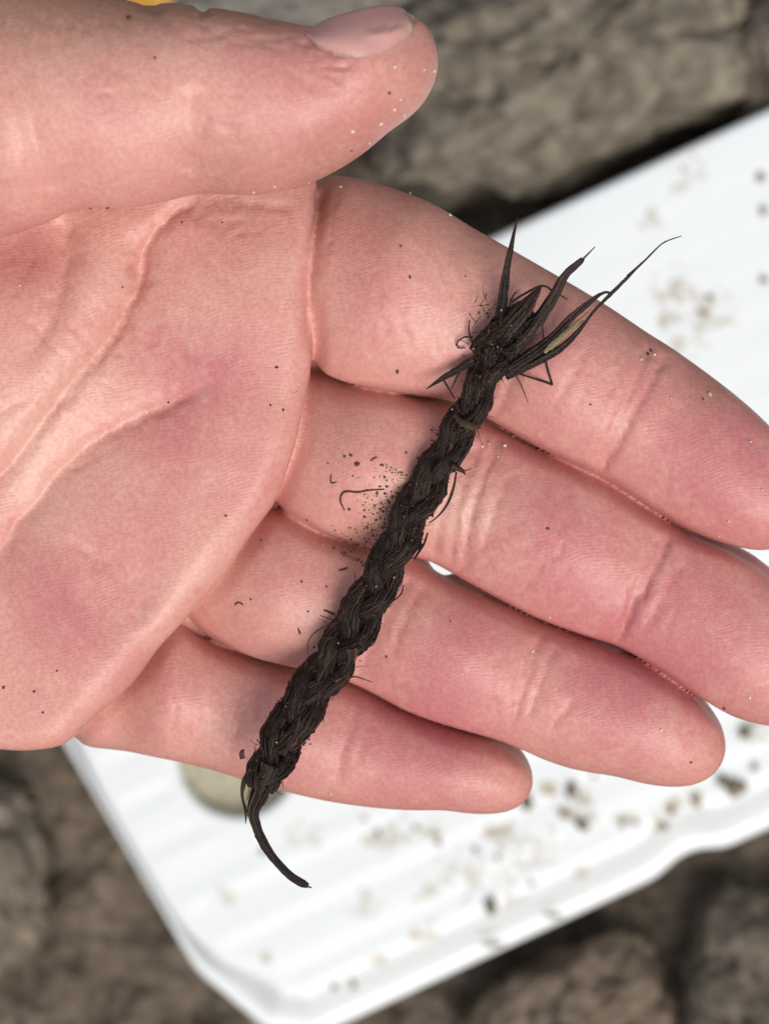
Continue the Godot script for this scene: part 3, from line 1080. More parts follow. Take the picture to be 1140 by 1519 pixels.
func colour_skin(b: Bag) -> void:
	var base := Color(0.675, 0.325, 0.275)
	var flush := Color(0.565, 0.195, 0.20)
	var pale := Color(0.74, 0.45, 0.37)
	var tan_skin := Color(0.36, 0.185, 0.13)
	# [x, y, radius px, which, strength]: flushed fingertips and pads, pale pressed skin
	var spots := [[590, 450, 70, 1, .5], [300, 560, 70, 1, .8], [350, 520, 50, 1, .5], [110, 920, 70, 1, .85], [200, 800, 60, 1, .5], [370, 700, 60, 1, .45], [250, 500, 50, 1, .3], [60, 850, 60, 1, .35], [30, 380, 50, 1, .5], [250, 650, 60, 1, .4], [1060, 670, 110, 1, .8], [1110, 740, 90, 1, .5], [1060, 960, 110, 1, .85], [930, 1040, 110, 1, .85], [640, 1130, 100, 1, .85], [830, 790, 60, 1, .4], [690, 960, 70, 1, .4], [550, 690, 50, 1, .4], [420, 860, 50, 1, .3], [250, 1030, 70, 1, .35], [320, 350, 60, 1, .2], [480, 180, 110, 1, .5], [180, 200, 60, 1, .3], [260, 640, 50, 1, .2], [880, 480, 60, 1, .3], [860, 880, 50, 1, .3],
		[150, 420, 45, 2, .6], [120, 560, 55, 2, .6], [40, 650, 60, 2, .7], [60, 740, 50, 2, .5], [150, 690, 50, 2, .35], [270, 870, 50, 2, .35], [300, 480, 60, 2, .35], [400, 400, 50, 2, .35], [250, 960, 30, 2, .25], [360, 830, 40, 2, .3], [660, 760, 40, 2, .4], [720, 760, 40, 2, .45], [620, 430, 50, 2, .25], [130, 160, 60, 2, .3], [280, 140, 50, 2, .3], [20, 270, 60, 2, .3], [1010, 1080, 40, 2, .25], [560, 640, 40, 2, .2],
		[800, 600, 120, 1, .38], [800, 800, 130, 1, .42], [650, 1000, 130, 1, .42], [450, 1110, 110, 1, .38], [950, 900, 110, 1, .42], [1000, 560, 110, 1, .3],
		[574, 772, 34, 4, .8], [600, 730, 26, 4, .6], [548, 800, 22, 4, .5], [690, 500, 26, 4, .4], [480, 925, 24, 4, .35], [375, 1085, 24, 4, .4], [400, 1165, 22, 4, .5], [960, 524, 14, 4, .4], [600, 130, 40, 4, .25], [598, 74, 16, 4, .9], [570, 90, 14, 4, .6],
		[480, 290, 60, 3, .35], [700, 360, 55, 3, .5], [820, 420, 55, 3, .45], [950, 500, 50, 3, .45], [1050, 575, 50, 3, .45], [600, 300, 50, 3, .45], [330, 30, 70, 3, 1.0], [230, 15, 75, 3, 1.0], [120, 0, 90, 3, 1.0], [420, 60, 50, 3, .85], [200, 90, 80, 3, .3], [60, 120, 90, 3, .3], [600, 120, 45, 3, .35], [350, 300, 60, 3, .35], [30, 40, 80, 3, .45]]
	var where := []
	for s in spots:
		var g := P(s[0], s[1], 0)
		where.append([g.x, g.z, s[2] * PX * 1.25, s[3], s[4]])
	b.c.resize(b.v.size())
	for k in b.v.size():
		var p := b.v[k]
		var c := base
		var f := 0.0
		var w := 0.0
		var d := 0.0
		var dust := 0.0
		for s in where:
			var dx: float = p.x - s[0]
			var dz: float = p.z - s[1]
			var q: float = (dx * dx + dz * dz) / (s[2] * s[2])
			if q > 3.0: continue
			var e: float = exp(-q * 1.4) * s[4]
			if s[3] == 1: f += e
			elif s[3] == 2: w += e
			elif s[3] == 4: dust += e
			else: d += e
		var n1 := lump.get_noise_3d(p.x * 0.14, p.y * 0.14, p.z * 0.14)
		var n2 := lump.get_noise_3d(p.x * 0.5 + 20.0, p.y * 0.5, p.z * 0.5)
		var n3 := lump.get_noise_3d(p.x * 1.9, p.y * 1.9 + 7.0, p.z * 1.9)
		c = c.lerp(flush, clampf(f + 0.26 * n1 + 0.2 * n2 + 0.1 * n3, 0, 1))
		c = c.lerp(pale, clampf(w - 0.24 * n1 - 0.22 * n2 - 0.08 * n3, 0, 1))
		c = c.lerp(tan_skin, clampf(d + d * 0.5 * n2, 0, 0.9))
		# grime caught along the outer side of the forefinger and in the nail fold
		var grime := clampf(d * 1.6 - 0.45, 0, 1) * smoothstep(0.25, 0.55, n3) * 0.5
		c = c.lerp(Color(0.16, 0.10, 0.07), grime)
		var n4 := lump.get_noise_3d(p.x * 2.6 + 60.0, p.y * 2.6, p.z * 2.6)
		c = c.lerp(Color(0.19, 0.125, 0.09), clampf(dust, 0, 1) * smoothstep(-0.15, 0.6, n4 + 0.4 * n2) * 0.62)
		c = c * (1.0 + 0.07 * n3)
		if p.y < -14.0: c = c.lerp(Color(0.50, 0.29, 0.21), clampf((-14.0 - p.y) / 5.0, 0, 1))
		c.a = 1.0
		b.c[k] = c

func build_nail(root: Node3D) -> void:
	# the thumbnail, seen at a slant: from the fold along its near side up over to its far side
	var near := [[452, 52], [468, 70], [492, 83], [522, 90], [556, 91], [580, 84], [596, 72], [611, 55], [615, 38]]
	var far := [[457, 44], [468, 37], [487, 27], [508, 20], [530, 14], [552, 9], [574, 7], [594, 11], [608, 20]]
	var b := Bag.new()
	var cols := 48
	var rows := 16
	var base_h := PackedFloat32Array()
	for k in cols + 1:
		var nv: Array[Vector2] = []
		for q in near: nv.append(Vector2(q[0], q[1]))
		var a: Vector2 = spline(nv, 8.0 * k / cols)
		var s := Vector3.INF
		var drop := 6.0
		while s == Vector3.INF and drop < 60.0:
			s = surface_at(a.x - drop * 0.3, a.y + drop)
			drop += 3.0
		base_h.append(s.y)
	base_h = soften(base_h, 8)
	for r in rows + 1:
		var t := r / float(rows)
		for k in cols + 1:
			var u := 8.0 * k / cols
			var nv: Array[Vector2] = []
			var fv: Array[Vector2] = []
			for q in near: nv.append(Vector2(q[0], q[1]))
			for q in far: fv.append(Vector2(q[0], q[1]))
			var a: Vector2 = spline(nv, u)
			var e: Vector2 = spline(fv, u)
			var g := a.lerp(e, t)
			var h0: float = base_h[k]
			# a barrel: rises a little from the fold, then rolls away over the far side
			var h := h0 - 0.4 - 0.7 * pow(absf(u - 4.2) / 4.2, 3.0) + 2.0 * sin(t * 1.9) - 6.5 * t * t
			var under := surface_at(g.x, g.y)
			if under != Vector3.INF and t > 0.12 and u < 7.7 and u > 0.4: h = maxf(h, under.y + 0.2 * smoothstep(0.1, 0.3, t))
			b.v.append(P(g.x, g.y, h))
			var c := Color(0.56, 0.285, 0.26).lerp(Color(0.58, 0.40, 0.31), smoothstep(6.6, 7.4, u))
			c = c * (1.0 + 0.08 * lump.get_noise_2d(g.x * 0.05, g.y * 0.05) + 0.04 * lump.get_noise_2d(g.x * 0.4, g.y * 0.02))
			var rim := smoothstep(0.2, 0.06, t) * smoothstep(-0.7, 0.2, lump.get_noise_2d(g.x * 0.3, g.y * 0.3 + 80.0))
			c = c.lerp(Color(0.22, 0.13, 0.09), rim * 0.8)
			if u > 5.5: c = c.lerp(Color(0.2, 0.14, 0.1), clampf(0.6 * smoothstep(0.1, 0.5, lump.get_noise_2d(g.x * 0.22, g.y * 0.22 + 30.0)) * smoothstep(5.5, 7.8, u) + 0.75 * smoothstep(7.2, 7.7, u + 0.8 * lump.get_noise_2d(g.x * 0.15, g.y * 0.15)), 0, 0.85))
			c.a = 1.0
			b.c.append(c)
	var w := cols + 1
	for r in rows:
		for k in cols:
			var a := r * w + k
			b.quad(a, a + w, a + w + 1, a + 1)
	# its under side, half a millimetre down, and the edges
	var top := b.v.size()
	for k in top:
		b.v.append(b.v[k] + Vector3(0, -0.55, 0.1))
		b.c.append(b.c[k])
	for r in rows:
		for k in cols:
			var a := top + r * w + k
			b.quad(a, a + 1, a + w + 1, a + w)
	var ring := []
	for k in cols: ring.append(k)
	for r in rows: ring.append(r * w + cols)
	for k in cols: ring.append(rows * w + cols - k)
	for r in rows: ring.append((rows - r) * w)
	for k in ring.size():
		var p: int = ring[k]
		var q: int = ring[(k + 1) % ring.size()]
		b.quad(p, q, q + top, p + top)
	b.n = normals_of(b.v, b.i)
	if b.n[w * 4 + 20].y < 0:
		for k in b.n.size(): b.n[k] = -b.n[k]
		for k in range(0, b.i.size(), 3):
			var s := b.i[k + 1]
			b.i[k + 1] = b.i[k + 2]
			b.i[k + 2] = s
	var m := paint(0.4, 0.5)
	var o := commit("thumbnail", b, m, root, Vector3(-40, -29, 0))
	o.set_meta("label", "pale pink thumbnail with grime under its edge")

# ------------------------------------------------------------------ cord
var cord_line: Array = []

func fibre_colour(r: RandomNumberGenerator) -> Color:
	var k := r.randf()
	var c := Color(0.019, 0.0105, 0.0078).lerp(Color(0.074, 0.040, 0.029), k * k)
	if r.randf() < 0.08: c = Color(0.10, 0.045, 0.028)
	return c

func build_cord() -> void:
	var r := RandomNumberGenerator.new()
	r.seed = 77
	# centre line in pixels with half width in mm
	var line := [[386, 1172, 2.0], [398, 1140, 3.2], [420, 1096, 3.5], [452, 1040, 3.7], [489, 985, 3.6], [526, 930, 3.5], [558, 870, 3.15], [590, 805, 3.0], [625, 735, 2.95], [661, 670, 2.75], [694, 612, 2.55], [716, 560, 2.5], [738, 518, 3.1], [764, 480, 3.0], [780, 455, 1.8]]
	var pts := []
	var wid := []
	for k in line:
		var s := surface_at(k[0], k[1])
		if s == Vector3.INF: s = P(k[0], k[1], -1.0)
		pts.append(s)
		wid.append(k[2] * 0.93)
	# the cord is stiff: it rests on the high places and bridges the dips
	var hs := PackedFloat32Array()
	for k in pts.size():
		var top := -9.0
		for j in range(maxi(0, k - 2), mini(pts.size(), k + 3)): top = maxf(top, pts[j].y - 0.35 * absi(j - k))
		hs.append(top)
	hs = soften(hs, 2)
	for k in pts.size():
		pts[k] = P(line[k][0], line[k][1], hs[k] + 2.3)
	cord_line = pts
	var root := thing("braided_cord", Vector3(0, 0, 0))
	tag(root, "short plaited cord of dark peaty plant fibre, frayed at both ends, lying across four fingers", "cord")
	var mat := paint(0.48, 0.38)
	mat.heightmap_enabled = true
	mat.heightmap_texture = noise_tex(0.05, 4, Color.BLACK, Color.WHITE, 256, FastNoiseLite.TYPE_SIMPLEX_SMOOTH, 31)
	mat.uv1_triplanar = true
	mat.uv1_scale = Vector3(260, 260, 260)
	mat.heightmap_scale = 0.012
	mat.albedo_texture = noise_tex(0.06, 4, Color(0.6, 0.56, 0.54), Color(1, 1, 1), 256, FastNoiseLite.TYPE_SIMPLEX_SMOOTH, 33)
	var n := 170
	var mid := PackedVector3Array()
	var half := PackedFloat32Array()
	for k in n + 1:
		var t := (pts.size() - 1) * float(k) / n
		mid.append(spline(pts, t))
		half.append(spline(wid, t))
	var run := PackedFloat32Array([0.0])
	for k in n: run.append(run[k] + mid[k + 1].distance_to(mid[k]))
	var pitch := 20.5
	for sidx in 3:
		var b := Bag.new()
		var centre := PackedVector3Array()
		var lat := PackedVector3Array()
		var core := PackedFloat32Array()
		for k in n + 1:
			var dir := (mid[mini(k + 1, n)] - mid[maxi(k - 1, 0)]).normalized()
			var across := dir.cross(Vector3.UP).normalized()
			var ph := TAU * (run[k] / pitch + sidx / 3.0) + 0.5 * lump.get_noise_1d(run[k] * 0.1 + sidx * 20.0)
			var amp := half[k] * (0.53 + 0.12 * lump.get_noise_1d(run[k] * 0.13 + 70.0 * sidx))
			centre.append(mid[k] + across * (sin(ph) * amp) + Vector3.UP * (sin(2.0 * ph) * 0.85 + 0.1))
			lat.append(across)
			core.append(half[k] * 0.41 * (1.0 + 0.12 * lump.get_noise_1d(run[k] * 0.4 + 50.0 * sidx)) * smoothstep(-1.0, 5.0, float(k)) * smoothstep(-1.0, 8.0, float(n - k)))
		tube(b, centre, core, 0.8, 12, Color(0.022, 0.0135, 0.010), 0.5, 0.0, 0.6)
		for q in 62:
			var a0 := r.randf() * TAU
			var rr := sqrt(r.randf_range(0.45, 1.0))
			var tw := r.randf_range(-1.2, 1.2)
			var s0 := 0 if r.randf() < 0.6 else r.randi_range(0, n - 60)
			var s1 := n if r.randf() < 0.6 else mini(n, s0 + r.randi_range(40, 120))
			var path := PackedVector3Array()
			var rad := PackedFloat32Array()
			var fr := r.randf_range(0.09, 0.24) if q > 8 else r.randf_range(0.25, 0.4)
			var seedn := r.randf() * 100.0
			var stray := 0.0
			for k in range(s0, s1 + 1):
				var e := a0 + tw * run[k] * 0.06 + 0.5 * lump.get_noise_1d(run[k] * 0.25 + seedn)
				var R := half[k] * 0.45 * rr * (1.0 + 0.25 * lump.get_noise_1d(run[k] * 0.5 + seedn * 2.0))
				stray = 0.0
				if s1 < n and s1 - k < 9: stray = pow((9 - (s1 - k)) / 9.0, 2.0) * r.randf_range(0.25, 0.5) 
				path.append(centre[k] + lat[k] * (cos(e) * (R + stray)) + Vector3.UP * (sin(e) * R * 0.85 + stray * 0.3))
				var fade := minf(1.0, minf((k - s0 + 1) / 5.0, (s1 - k + 1) / 7.0))
				rad.append(fr * fade * (1.0 + 0.35 * lump.get_noise_1d(run[k] * 0.9 + seedn * 3.0)))
			tube(b, path, rad, r.randf_range(0.45, 0.9), 6, fibre_colour(r), 0.3, r.randf_range(-3, 3), 0.5)
		var o := commit("strand", b, mat, root, Vector3.ZERO)
	# frayed ends and loose fibres: points [x, y, height over the skin there or over the cord], half widths in mm along them
	var loose := [
		["frayed_end", [[738, 500, 2.5], [744, 450, 3.2], [750, 405, 3.8], [757, 368, 4.2], [767, 322, 4.4]], [1.1, 0.8, 0.5, 0.32, 0.1], 6],
		["frayed_end", [[752, 530, 3.5], [785, 497, 4.2], [812, 455, 4.6], [836, 412, 5.0], [860, 388, 5.2], [863, 383, 5.2]], [1.1, 0.8, 0.68, 0.62, 0.42, 0.25], 7],
		["loose_fibre", [[845, 400, 5.1], [862, 386, 5.2], [882, 366, 5.3]], [0.3, 0.22, 0.09], 1],
		["frayed_end", [[752, 548, 2.6], [815, 505, 2.8], [846, 472, 3.4], [875, 447, 3.9], [895, 434, 4.2], [906, 435, 4.3]], [1.1, 0.72, 0.52, 0.34, 0.2, 0.14], 4],
		["frayed_end", [[748, 556, 2.2], [820, 523, 2.2], [852, 497, 2.7], [880, 461, 3.4], [906, 434, 4.2], [945, 396, 4.8]], [0.9, 0.5, 0.32, 0.22, 0.3, 0.18], 3],
		["loose_fibre", [[930, 410, 4.6], [956, 386, 4.9], [982, 361, 5.1], [1010, 350, 5.3]], [0.3, 0.18, 0.13, 0.08], 1],
		["frayed_end", [[744, 500, 3.8], [768, 470, 4.6], [786, 448, 4.8], [802, 426, 4.6]], [1.5, 1.6, 1.0, 0.2], 8],
		["frayed_end", [[700, 520, 1.8], [716, 505, 3.0], [738, 492, 3.8], [760, 486, 3.6]], [0.5, 1.4, 1.7, 1.1], 8],
		["frayed_end", [[770, 505, 3.2], [790, 478, 3.6], [806, 455, 3.8]], [1.3, 0.9, 0.2], 5],
		["loose_fibre", [[756, 450, 3.4], [775, 437, 4.0], [803, 424, 4.6], [820, 432, 4.4], [841, 444, 4.0]], [0.16, 0.2, 0.22, 0.16, 0.12], 1],
		["loose_fibre", [[792, 470, 3.5], [812, 440, 4.0], [832, 411, 4.3]], [0.2, 0.15, 0.08], 1],
		["loose_fibre", [[760, 552, 1.5], [790, 561, 1.2], [815, 569, 1.0], [818, 569, 1.0], [811, 545, 1.4], [807, 515, 2.2], [804, 485, 3.0]], [0.16, 0.2, 0.24, 0.24, 0.2, 0.18, 0.14], 1],
		["loose_fibre", [[764, 555, 1.2], [774, 575, 0.8], [783, 599, 0.3]], [0.13, 0.12, 0.06], 1],
		["frayed_end", [[702, 535, 1.5], [680, 548, 1.0], [655, 562, 0.7], [632, 577, 0.6]], [0.6, 0.45, 0.3, 0.1], 3],
		["loose_fibre", [[685, 545, 1.2], [676, 562, 0.7], [669, 577, 0.3]], [0.25, 0.2, 0.12], 1],
		["loose_fibre", [[657, 563, 0.6], [666, 578, 0.4], [674, 592, 0.3]], [0.22, 0.18, 0.12], 1],
		["loose_fibre", [[700, 500, 2.0], [688, 500, 1.6], [678, 507, 1.2], [679, 516, 0.8], [690, 516, 0.6]], [0.2, 0.16, 0.14, 0.14, 0.1], 1],
		["loose_fibre", [[700, 508, 1.6], [695, 490, 1.9], [697, 474, 2.0]], [0.16, 0.14, 0.07], 1],
		["loose_fibre", [[760, 462, 4.0], [757, 448, 4.5], [764, 433, 4.5]], [0.3, 0.24, 0.1], 1],
		["tail", [[402, 1135, 2.2], [388, 1175, 1.4], [376, 1205, 0.4], [382, 1232, -0.3], [401, 1266, -1.0], [425, 1294, -1.6], [445, 1309, -2.0], [457, 1314, -2.2]], [2.0, 1.35, 0.85, 0.68, 0.62, 0.6, 0.58, 0.42], 8],
		["frayed_end", [[372, 1140, 1.5], [362, 1158, 0.6], [359, 1180, -0.2], [364, 1204, -0.8], [364, 1222, -1.0]], [0.5, 0.42, 0.26, 0.24, 0.07], 2],
		["frayed_end", [[380, 1150, 1.0], [373, 1175, 0.4], [368, 1200, -0.4], [371, 1214, -0.7]], [0.5, 0.3, 0.22, 0.12], 2],
		["loose_fibre", [[440, 1306, -1.9], [450, 1312, -2.1], [462, 1317, -2.3]], [0.3, 0.25, 0.12], 1],
		["frayed_end", [[360, 1125, 1.0], [358, 1116, 1.2], [362, 1112, 1.2]], [0.5, 0.5, 0.2], 1],
		["frayed_end", [[520, 962, 3.0], [520, 978, 2.2], [512, 994, 1.5]], [1.2, 0.7, 0.15], 5],
		["frayed_end", [[478, 1030, 2.2], [497, 1016, 1.8], [511, 1008, 1.4]], [1.0, 0.75, 0.3], 4],
		["loose_fibre", [[508, 1011, 1.3], [518, 1006, 1.2], [528, 1004, 1.0], [552, 1012, 0.4]], [0.2, 0.17, 0.15, 0.08], 1],
		["loose_fibre", [[676, 700, 2.0], [672, 722, 1.8], [664, 745, 1.6], [650, 765, 1.8], [636, 776, 2.2]], [0.15, 0.2, 0.24, 0.22, 0.15], 2],
		["loose_fibre", [[634, 790, 1.6], [628, 808, 1.4], [614, 830, 2.0]], [0.12, 0.24, 0.2], 2],
		["loose_fibre", [[598, 868, 1.6], [594, 882, 1.4], [580, 894, 1.8]], [0.12, 0.16, 0.12], 1],
		["frayed_end", [[670, 690, 3.0], [684, 696, 2.0], [690, 704, 1.6]], [0.6, 0.4, 0.12], 2],
		["loose_fibre", [[680, 699, 1.8], [690, 698, 1.4], [699, 694, 1.0]], [0.16, 0.12, 0.06], 1],
		["loose_fibre", [[500, 924, 2.0], [480, 930, 1.2], [464, 941, 0.5], [456, 955, 0.3], [457, 970, 0.2]], [0.14, 0.12, 0.12, 0.1, 0.08], 1],
		["loose_fibre", [[500, 922, 2.0], [490, 918, 1.2], [475, 913, 0.4]], [0.12, 0.1, 0.07], 1],
		["loose_fibre", [[470, 1010, 3.4], [484, 985, 4.2], [500, 965, 4.3]], [0.3, 0.35, 0.2], 2],
		["loose_fibre", [[420, 1120, 3.2], [436, 1090, 3.6], [444, 1062, 3.8]], [0.25, 0.25, 0.2], 2]]
	for k in loose:
		var b := Bag.new()
		loose_end(b, k[1], k[2], k[3], r)
		var o := commit(k[0], b, mat, root, Vector3.ZERO)
	# matted short hairs over the cord and its upper tuft, and crumbs of peat and grit caught in it
	var fuzz := Bag.new()
	for k in 300:
		var at: Vector3
		if k < 130: at = P(r.randfn(742, 22), r.randfn(500, 26), 3.6 + r.randf() * 2.6)
		else:
			var i := r.randi_range(4, n - 8)
			var dir := (mid[i + 1] - mid[i]).normalized().cross(Vector3.UP)
			var a := r.randf_range(-1.0, 1.0)
			at = mid[i] + dir * half[i] * sin(a * 1.5) * 0.96 + Vector3.UP * (cos(a * 1.5) * half[i] * 0.74 + 0.1)
		var go := Vector3(r.randfn(0, 1), r.randfn(0, 0.25), r.randfn(0, 1)).normalized()
		var turn := Vector3(r.randfn(0, 1), r.randfn(0, 0.2), r.randfn(0, 1)).normalized()
		var path := PackedVector3Array()
		var rad := PackedFloat32Array()
		var l := r.randf_range(0.7, 3.0)
		for q in 7:
			path.append(at)
			at += (go + turn * q * 0.16).normalized() * l / 7.0
			rad.append(r.randf_range(0.035, 0.1) * (1.0 - q / 8.0))
		tube(fuzz, path, rad, 0.8, 5, fibre_colour(r) * 1.25, 0.2)
	var fz := commit("stray_fibre", fuzz, mat, root, Vector3.ZERO)
	fz.set_meta("kind", "stuff")
	for pass_no in 2:
		var grit := Bag.new()
		for k in (330 if pass_no == 0 else 26):
			var at: Vector3
			if k % 4 == 0: at = P(r.randfn(738, 20), r.randfn(505, 22), 4.6 + r.randf() * 1.2)
			else:
				var i := r.randi_range(4, n - 8)
				var dir := (mid[i + 1] - mid[i]).normalized().cross(Vector3.UP)
				var a := r.randf_range(-1.0, 1.0)
				at = mid[i] + dir * half[i] * sin(a * 1.5) * 0.95 + Vector3.UP * (cos(a * 1.5) * half[i] * 0.78)
			var sz := r.randf_range(0.07, 0.24) if pass_no == 0 else r.randf_range(0.07, 0.16)
			var kc := fibre_colour(r) * 1.4 if pass_no == 0 else Color(0.55, 0.5, 0.42)
			var d := Vector3(r.randfn(0, 1), r.randfn(0, 1), r.randfn(0, 1)).normalized() * sz
			tube(grit, PackedVector3Array([at - d, at - d * 0.3, at + d * 0.5, at + d]), PackedFloat32Array([sz * 0.4, sz * 0.9, sz * 0.8, sz * 0.3]), 0.8, 6, kc, 0.5)
		var go := commit("peat_crumb" if pass_no == 0 else "white_grit", grit, mat, root, Vector3.ZERO)
		go.set_meta("kind", "stuff")
	var band := Bag.new()
	var bp := smooth_path([lifted([674, 616, 3.4]), lifted([684, 626, 5.2]), lifted([697, 632, 5.6]), lifted([712, 634, 4.0])], 0.4)
	var br := PackedFloat32Array()
	for t in bp[1]: br.append(0.2 + 0.35 * sin(PI * t) + 0.25 * lump.get_noise_1d(t * 9.0))
	tube(band, bp[0], br, 0.4, 8, Color(0.085, 0.072, 0.034), 0.4, 0.5, 0.6)
	commit("mossy_patch", band, mat, root, Vector3.ZERO).set_meta("label", "olive green patch near the frayed end")
	# pale straw still in the fray, a green stain of moss, and white mineral specks
	for k in [[[[806, 522, 2.8], [838, 494, 3.4], [874, 461, 3.9]], [0.35, 0.42, 0.12], Color(0.42, 0.33, 0.19)], [[[816, 518, 2.6], [842, 494, 3.2], [866, 474, 3.6]], [0.22, 0.25, 0.08], Color(0.33, 0.25, 0.13)], [[[368, 1156, 0.4], [367, 1172, 0.0], [366, 1188, -0.4]], [0.3, 0.42, 0.2], Color(0.52, 0.46, 0.28)], [[[366, 1206, -0.8], [371, 1214, -0.9]], [0.12, 0.2], Color(0.45, 0.33, 0.18)]]:
		var b := Bag.new()
		var ps := []
		for q in k[0]: ps.append(lifted(q))
		var sp := smooth_path(ps, 0.6)
		var rad := PackedFloat32Array()
		for t in sp[1]: rad.append(spline(k[1], t * (k[1].size() - 1)))
		tube(b, sp[0], rad, 0.35, 8, k[2], 0.15, 0.6, 0.3)
		var o := commit("straw", b, mat, root, Vector3.ZERO)
		o.set_meta("label", "pale straw caught in the fray")

func lifted(q: Array) -> Vector3:
	# a point at pixel q[0], q[1], q[2] mm above the top of the fingers there, or above the fingers' level where they leave off
	return P(q[0], q[1], q[2] + 0.6)

func loose_end(b: Bag, pts: Array, wide: Array, strands: int, r: RandomNumberGenerator) -> void:
	var ps := []
	for q in pts: ps.append(lifted(q))
	var sp := smooth_path(ps, 0.5)
	var path: PackedVector3Array = sp[0]
	var rad := PackedFloat32Array()
	for t in sp[1]: rad.append(maxf(0.045, 0.74 * spline(wide, t * (wide.size() - 1))))
	if strands == 1:
		tube(b, path, rad, 0.8, 7, fibre_colour(r) * 1.3, 0.35, r.randf_range(-1, 1), 0.5)
		return
	var core := rad.duplicate()
	for k in core.size(): core[k] *= 0.8
	tube(b, path, core, 0.5, 8, Color(0.028, 0.017, 0.013), 0.35, 0.3, 0.6)
	for s in strands * 2:
		var a0 := r.randf() * TAU
		var m := path.size()
		var i0 := 0 if r.randf() < 0.7 else r.randi_range(0, m / 2)
		var i1 := m if r.randf() < 0.5 else r.randi_range(mini(m, i0 + 5), m)
		if i1 - i0 < 3: continue
		var pp := PackedVector3Array()
		var rr := PackedFloat32Array()
		var fr := r.randf_range(0.16, 0.34)
		var sd := r.randf() * 50.0
		for k in range(i0, i1):
			var dir := (path[mini(k + 1, m - 1)] - path[maxi(k - 1, 0)]).normalized()
			var across := dir.cross(Vector3.UP).normalized()
			var a := a0 + 0.9 * lump.get_noise_1d(k * 0.05 + sd)
			var R := rad[k] * (0.85 + 0.25 * lump.get_noise_1d(k * 0.12 + sd + 9.0))
			pp.append(path[k] + across * cos(a) * R + Vector3.UP * sin(a) * R * 0.5)
			rr.append(minf(fr, rad[k] * 0.8) * minf(1.0, (i1 - k) / 5.0 + 0.15))
		tube(b, pp, rr, r.randf_range(0.4, 0.8), 6, fibre_colour(r) * 1.15, 0.3, r.randf_range(-2, 2), 0.5)

# ------------------------------------------------------------------ litter on the skin
func grain_mesh(sd: int, col: Color) -> ArrayMesh:
	var b := Bag.new()
	var rows := 5
	var cols := 8
	for i in rows + 1:
		var th := PI * i / rows
		for k in cols:
			var ph := TAU * k / cols
			var d := Vector3(sin(th) * cos(ph), cos(th), sin(th) * sin(ph))
			b.v.append(d * MM * (1.0 + 0.6 * lump.get_noise_3d(d.x * 1.5 + sd * 9.0, d.y * 1.5, d.z * 1.5)))
			b.c.append(col)
	for i in rows:
		for k in cols:
			var a := i * cols + k
			var e := i * cols + (k + 1) % cols
			b.quad(a, a + cols, e + cols, e)
	var arrays := []
	arrays.resize(Mesh.ARRAY_MAX)
	arrays[Mesh.ARRAY_VERTEX] = b.v
	arrays[Mesh.ARRAY_NORMAL] = normals_of(b.v, b.i)
	arrays[Mesh.ARRAY_COLOR] = b.c
	arrays[Mesh.ARRAY_INDEX] = b.i
	var m := ArrayMesh.new()
	m.add_surface_from_arrays(Mesh.PRIMITIVE_TRIANGLES, arrays)
	m.surface_set_material(0, paint(0.5))
	return m

const ORDER := ["first", "second", "third", "fourth", "fifth", "sixth", "seventh", "eighth", "ninth", "tenth", "eleventh", "twelfth", "thirteenth", "fourteenth", "fifteenth", "sixteenth"]

func spot_name(s: Vector3) -> String:
	# the part of the hand a point lies on, in words
	if digits[4].f(s.x, s.y, s.z) < 0.6:
		return "the tip of the thumb" if s.x > -10.0 else "the lower thumb"
	var best := palm_f(s.x, s.y, s.z)
	var who := -1
	for k in 4:
		var g := digits[k].f(s.x, s.y, s.z)
		if g < best:
			best = g
			who = k
	if who < 0:
		return "the palm below the thumb" if s.z < -22.0 else ("the middle of the palm" if s.z < 8.0 else "the palm's little-finger side")
	var d := digits[who]
	var t := (Vector2(s.x, s.z) - d.base).dot(d.dir) / (d.length + d.cap)
	return "the %s of the %s" % ["base" if t < 0.4 else ("middle" if t < 0.68 else "end"), ["forefinger", "middle finger", "ring finger", "little finger"][who]]

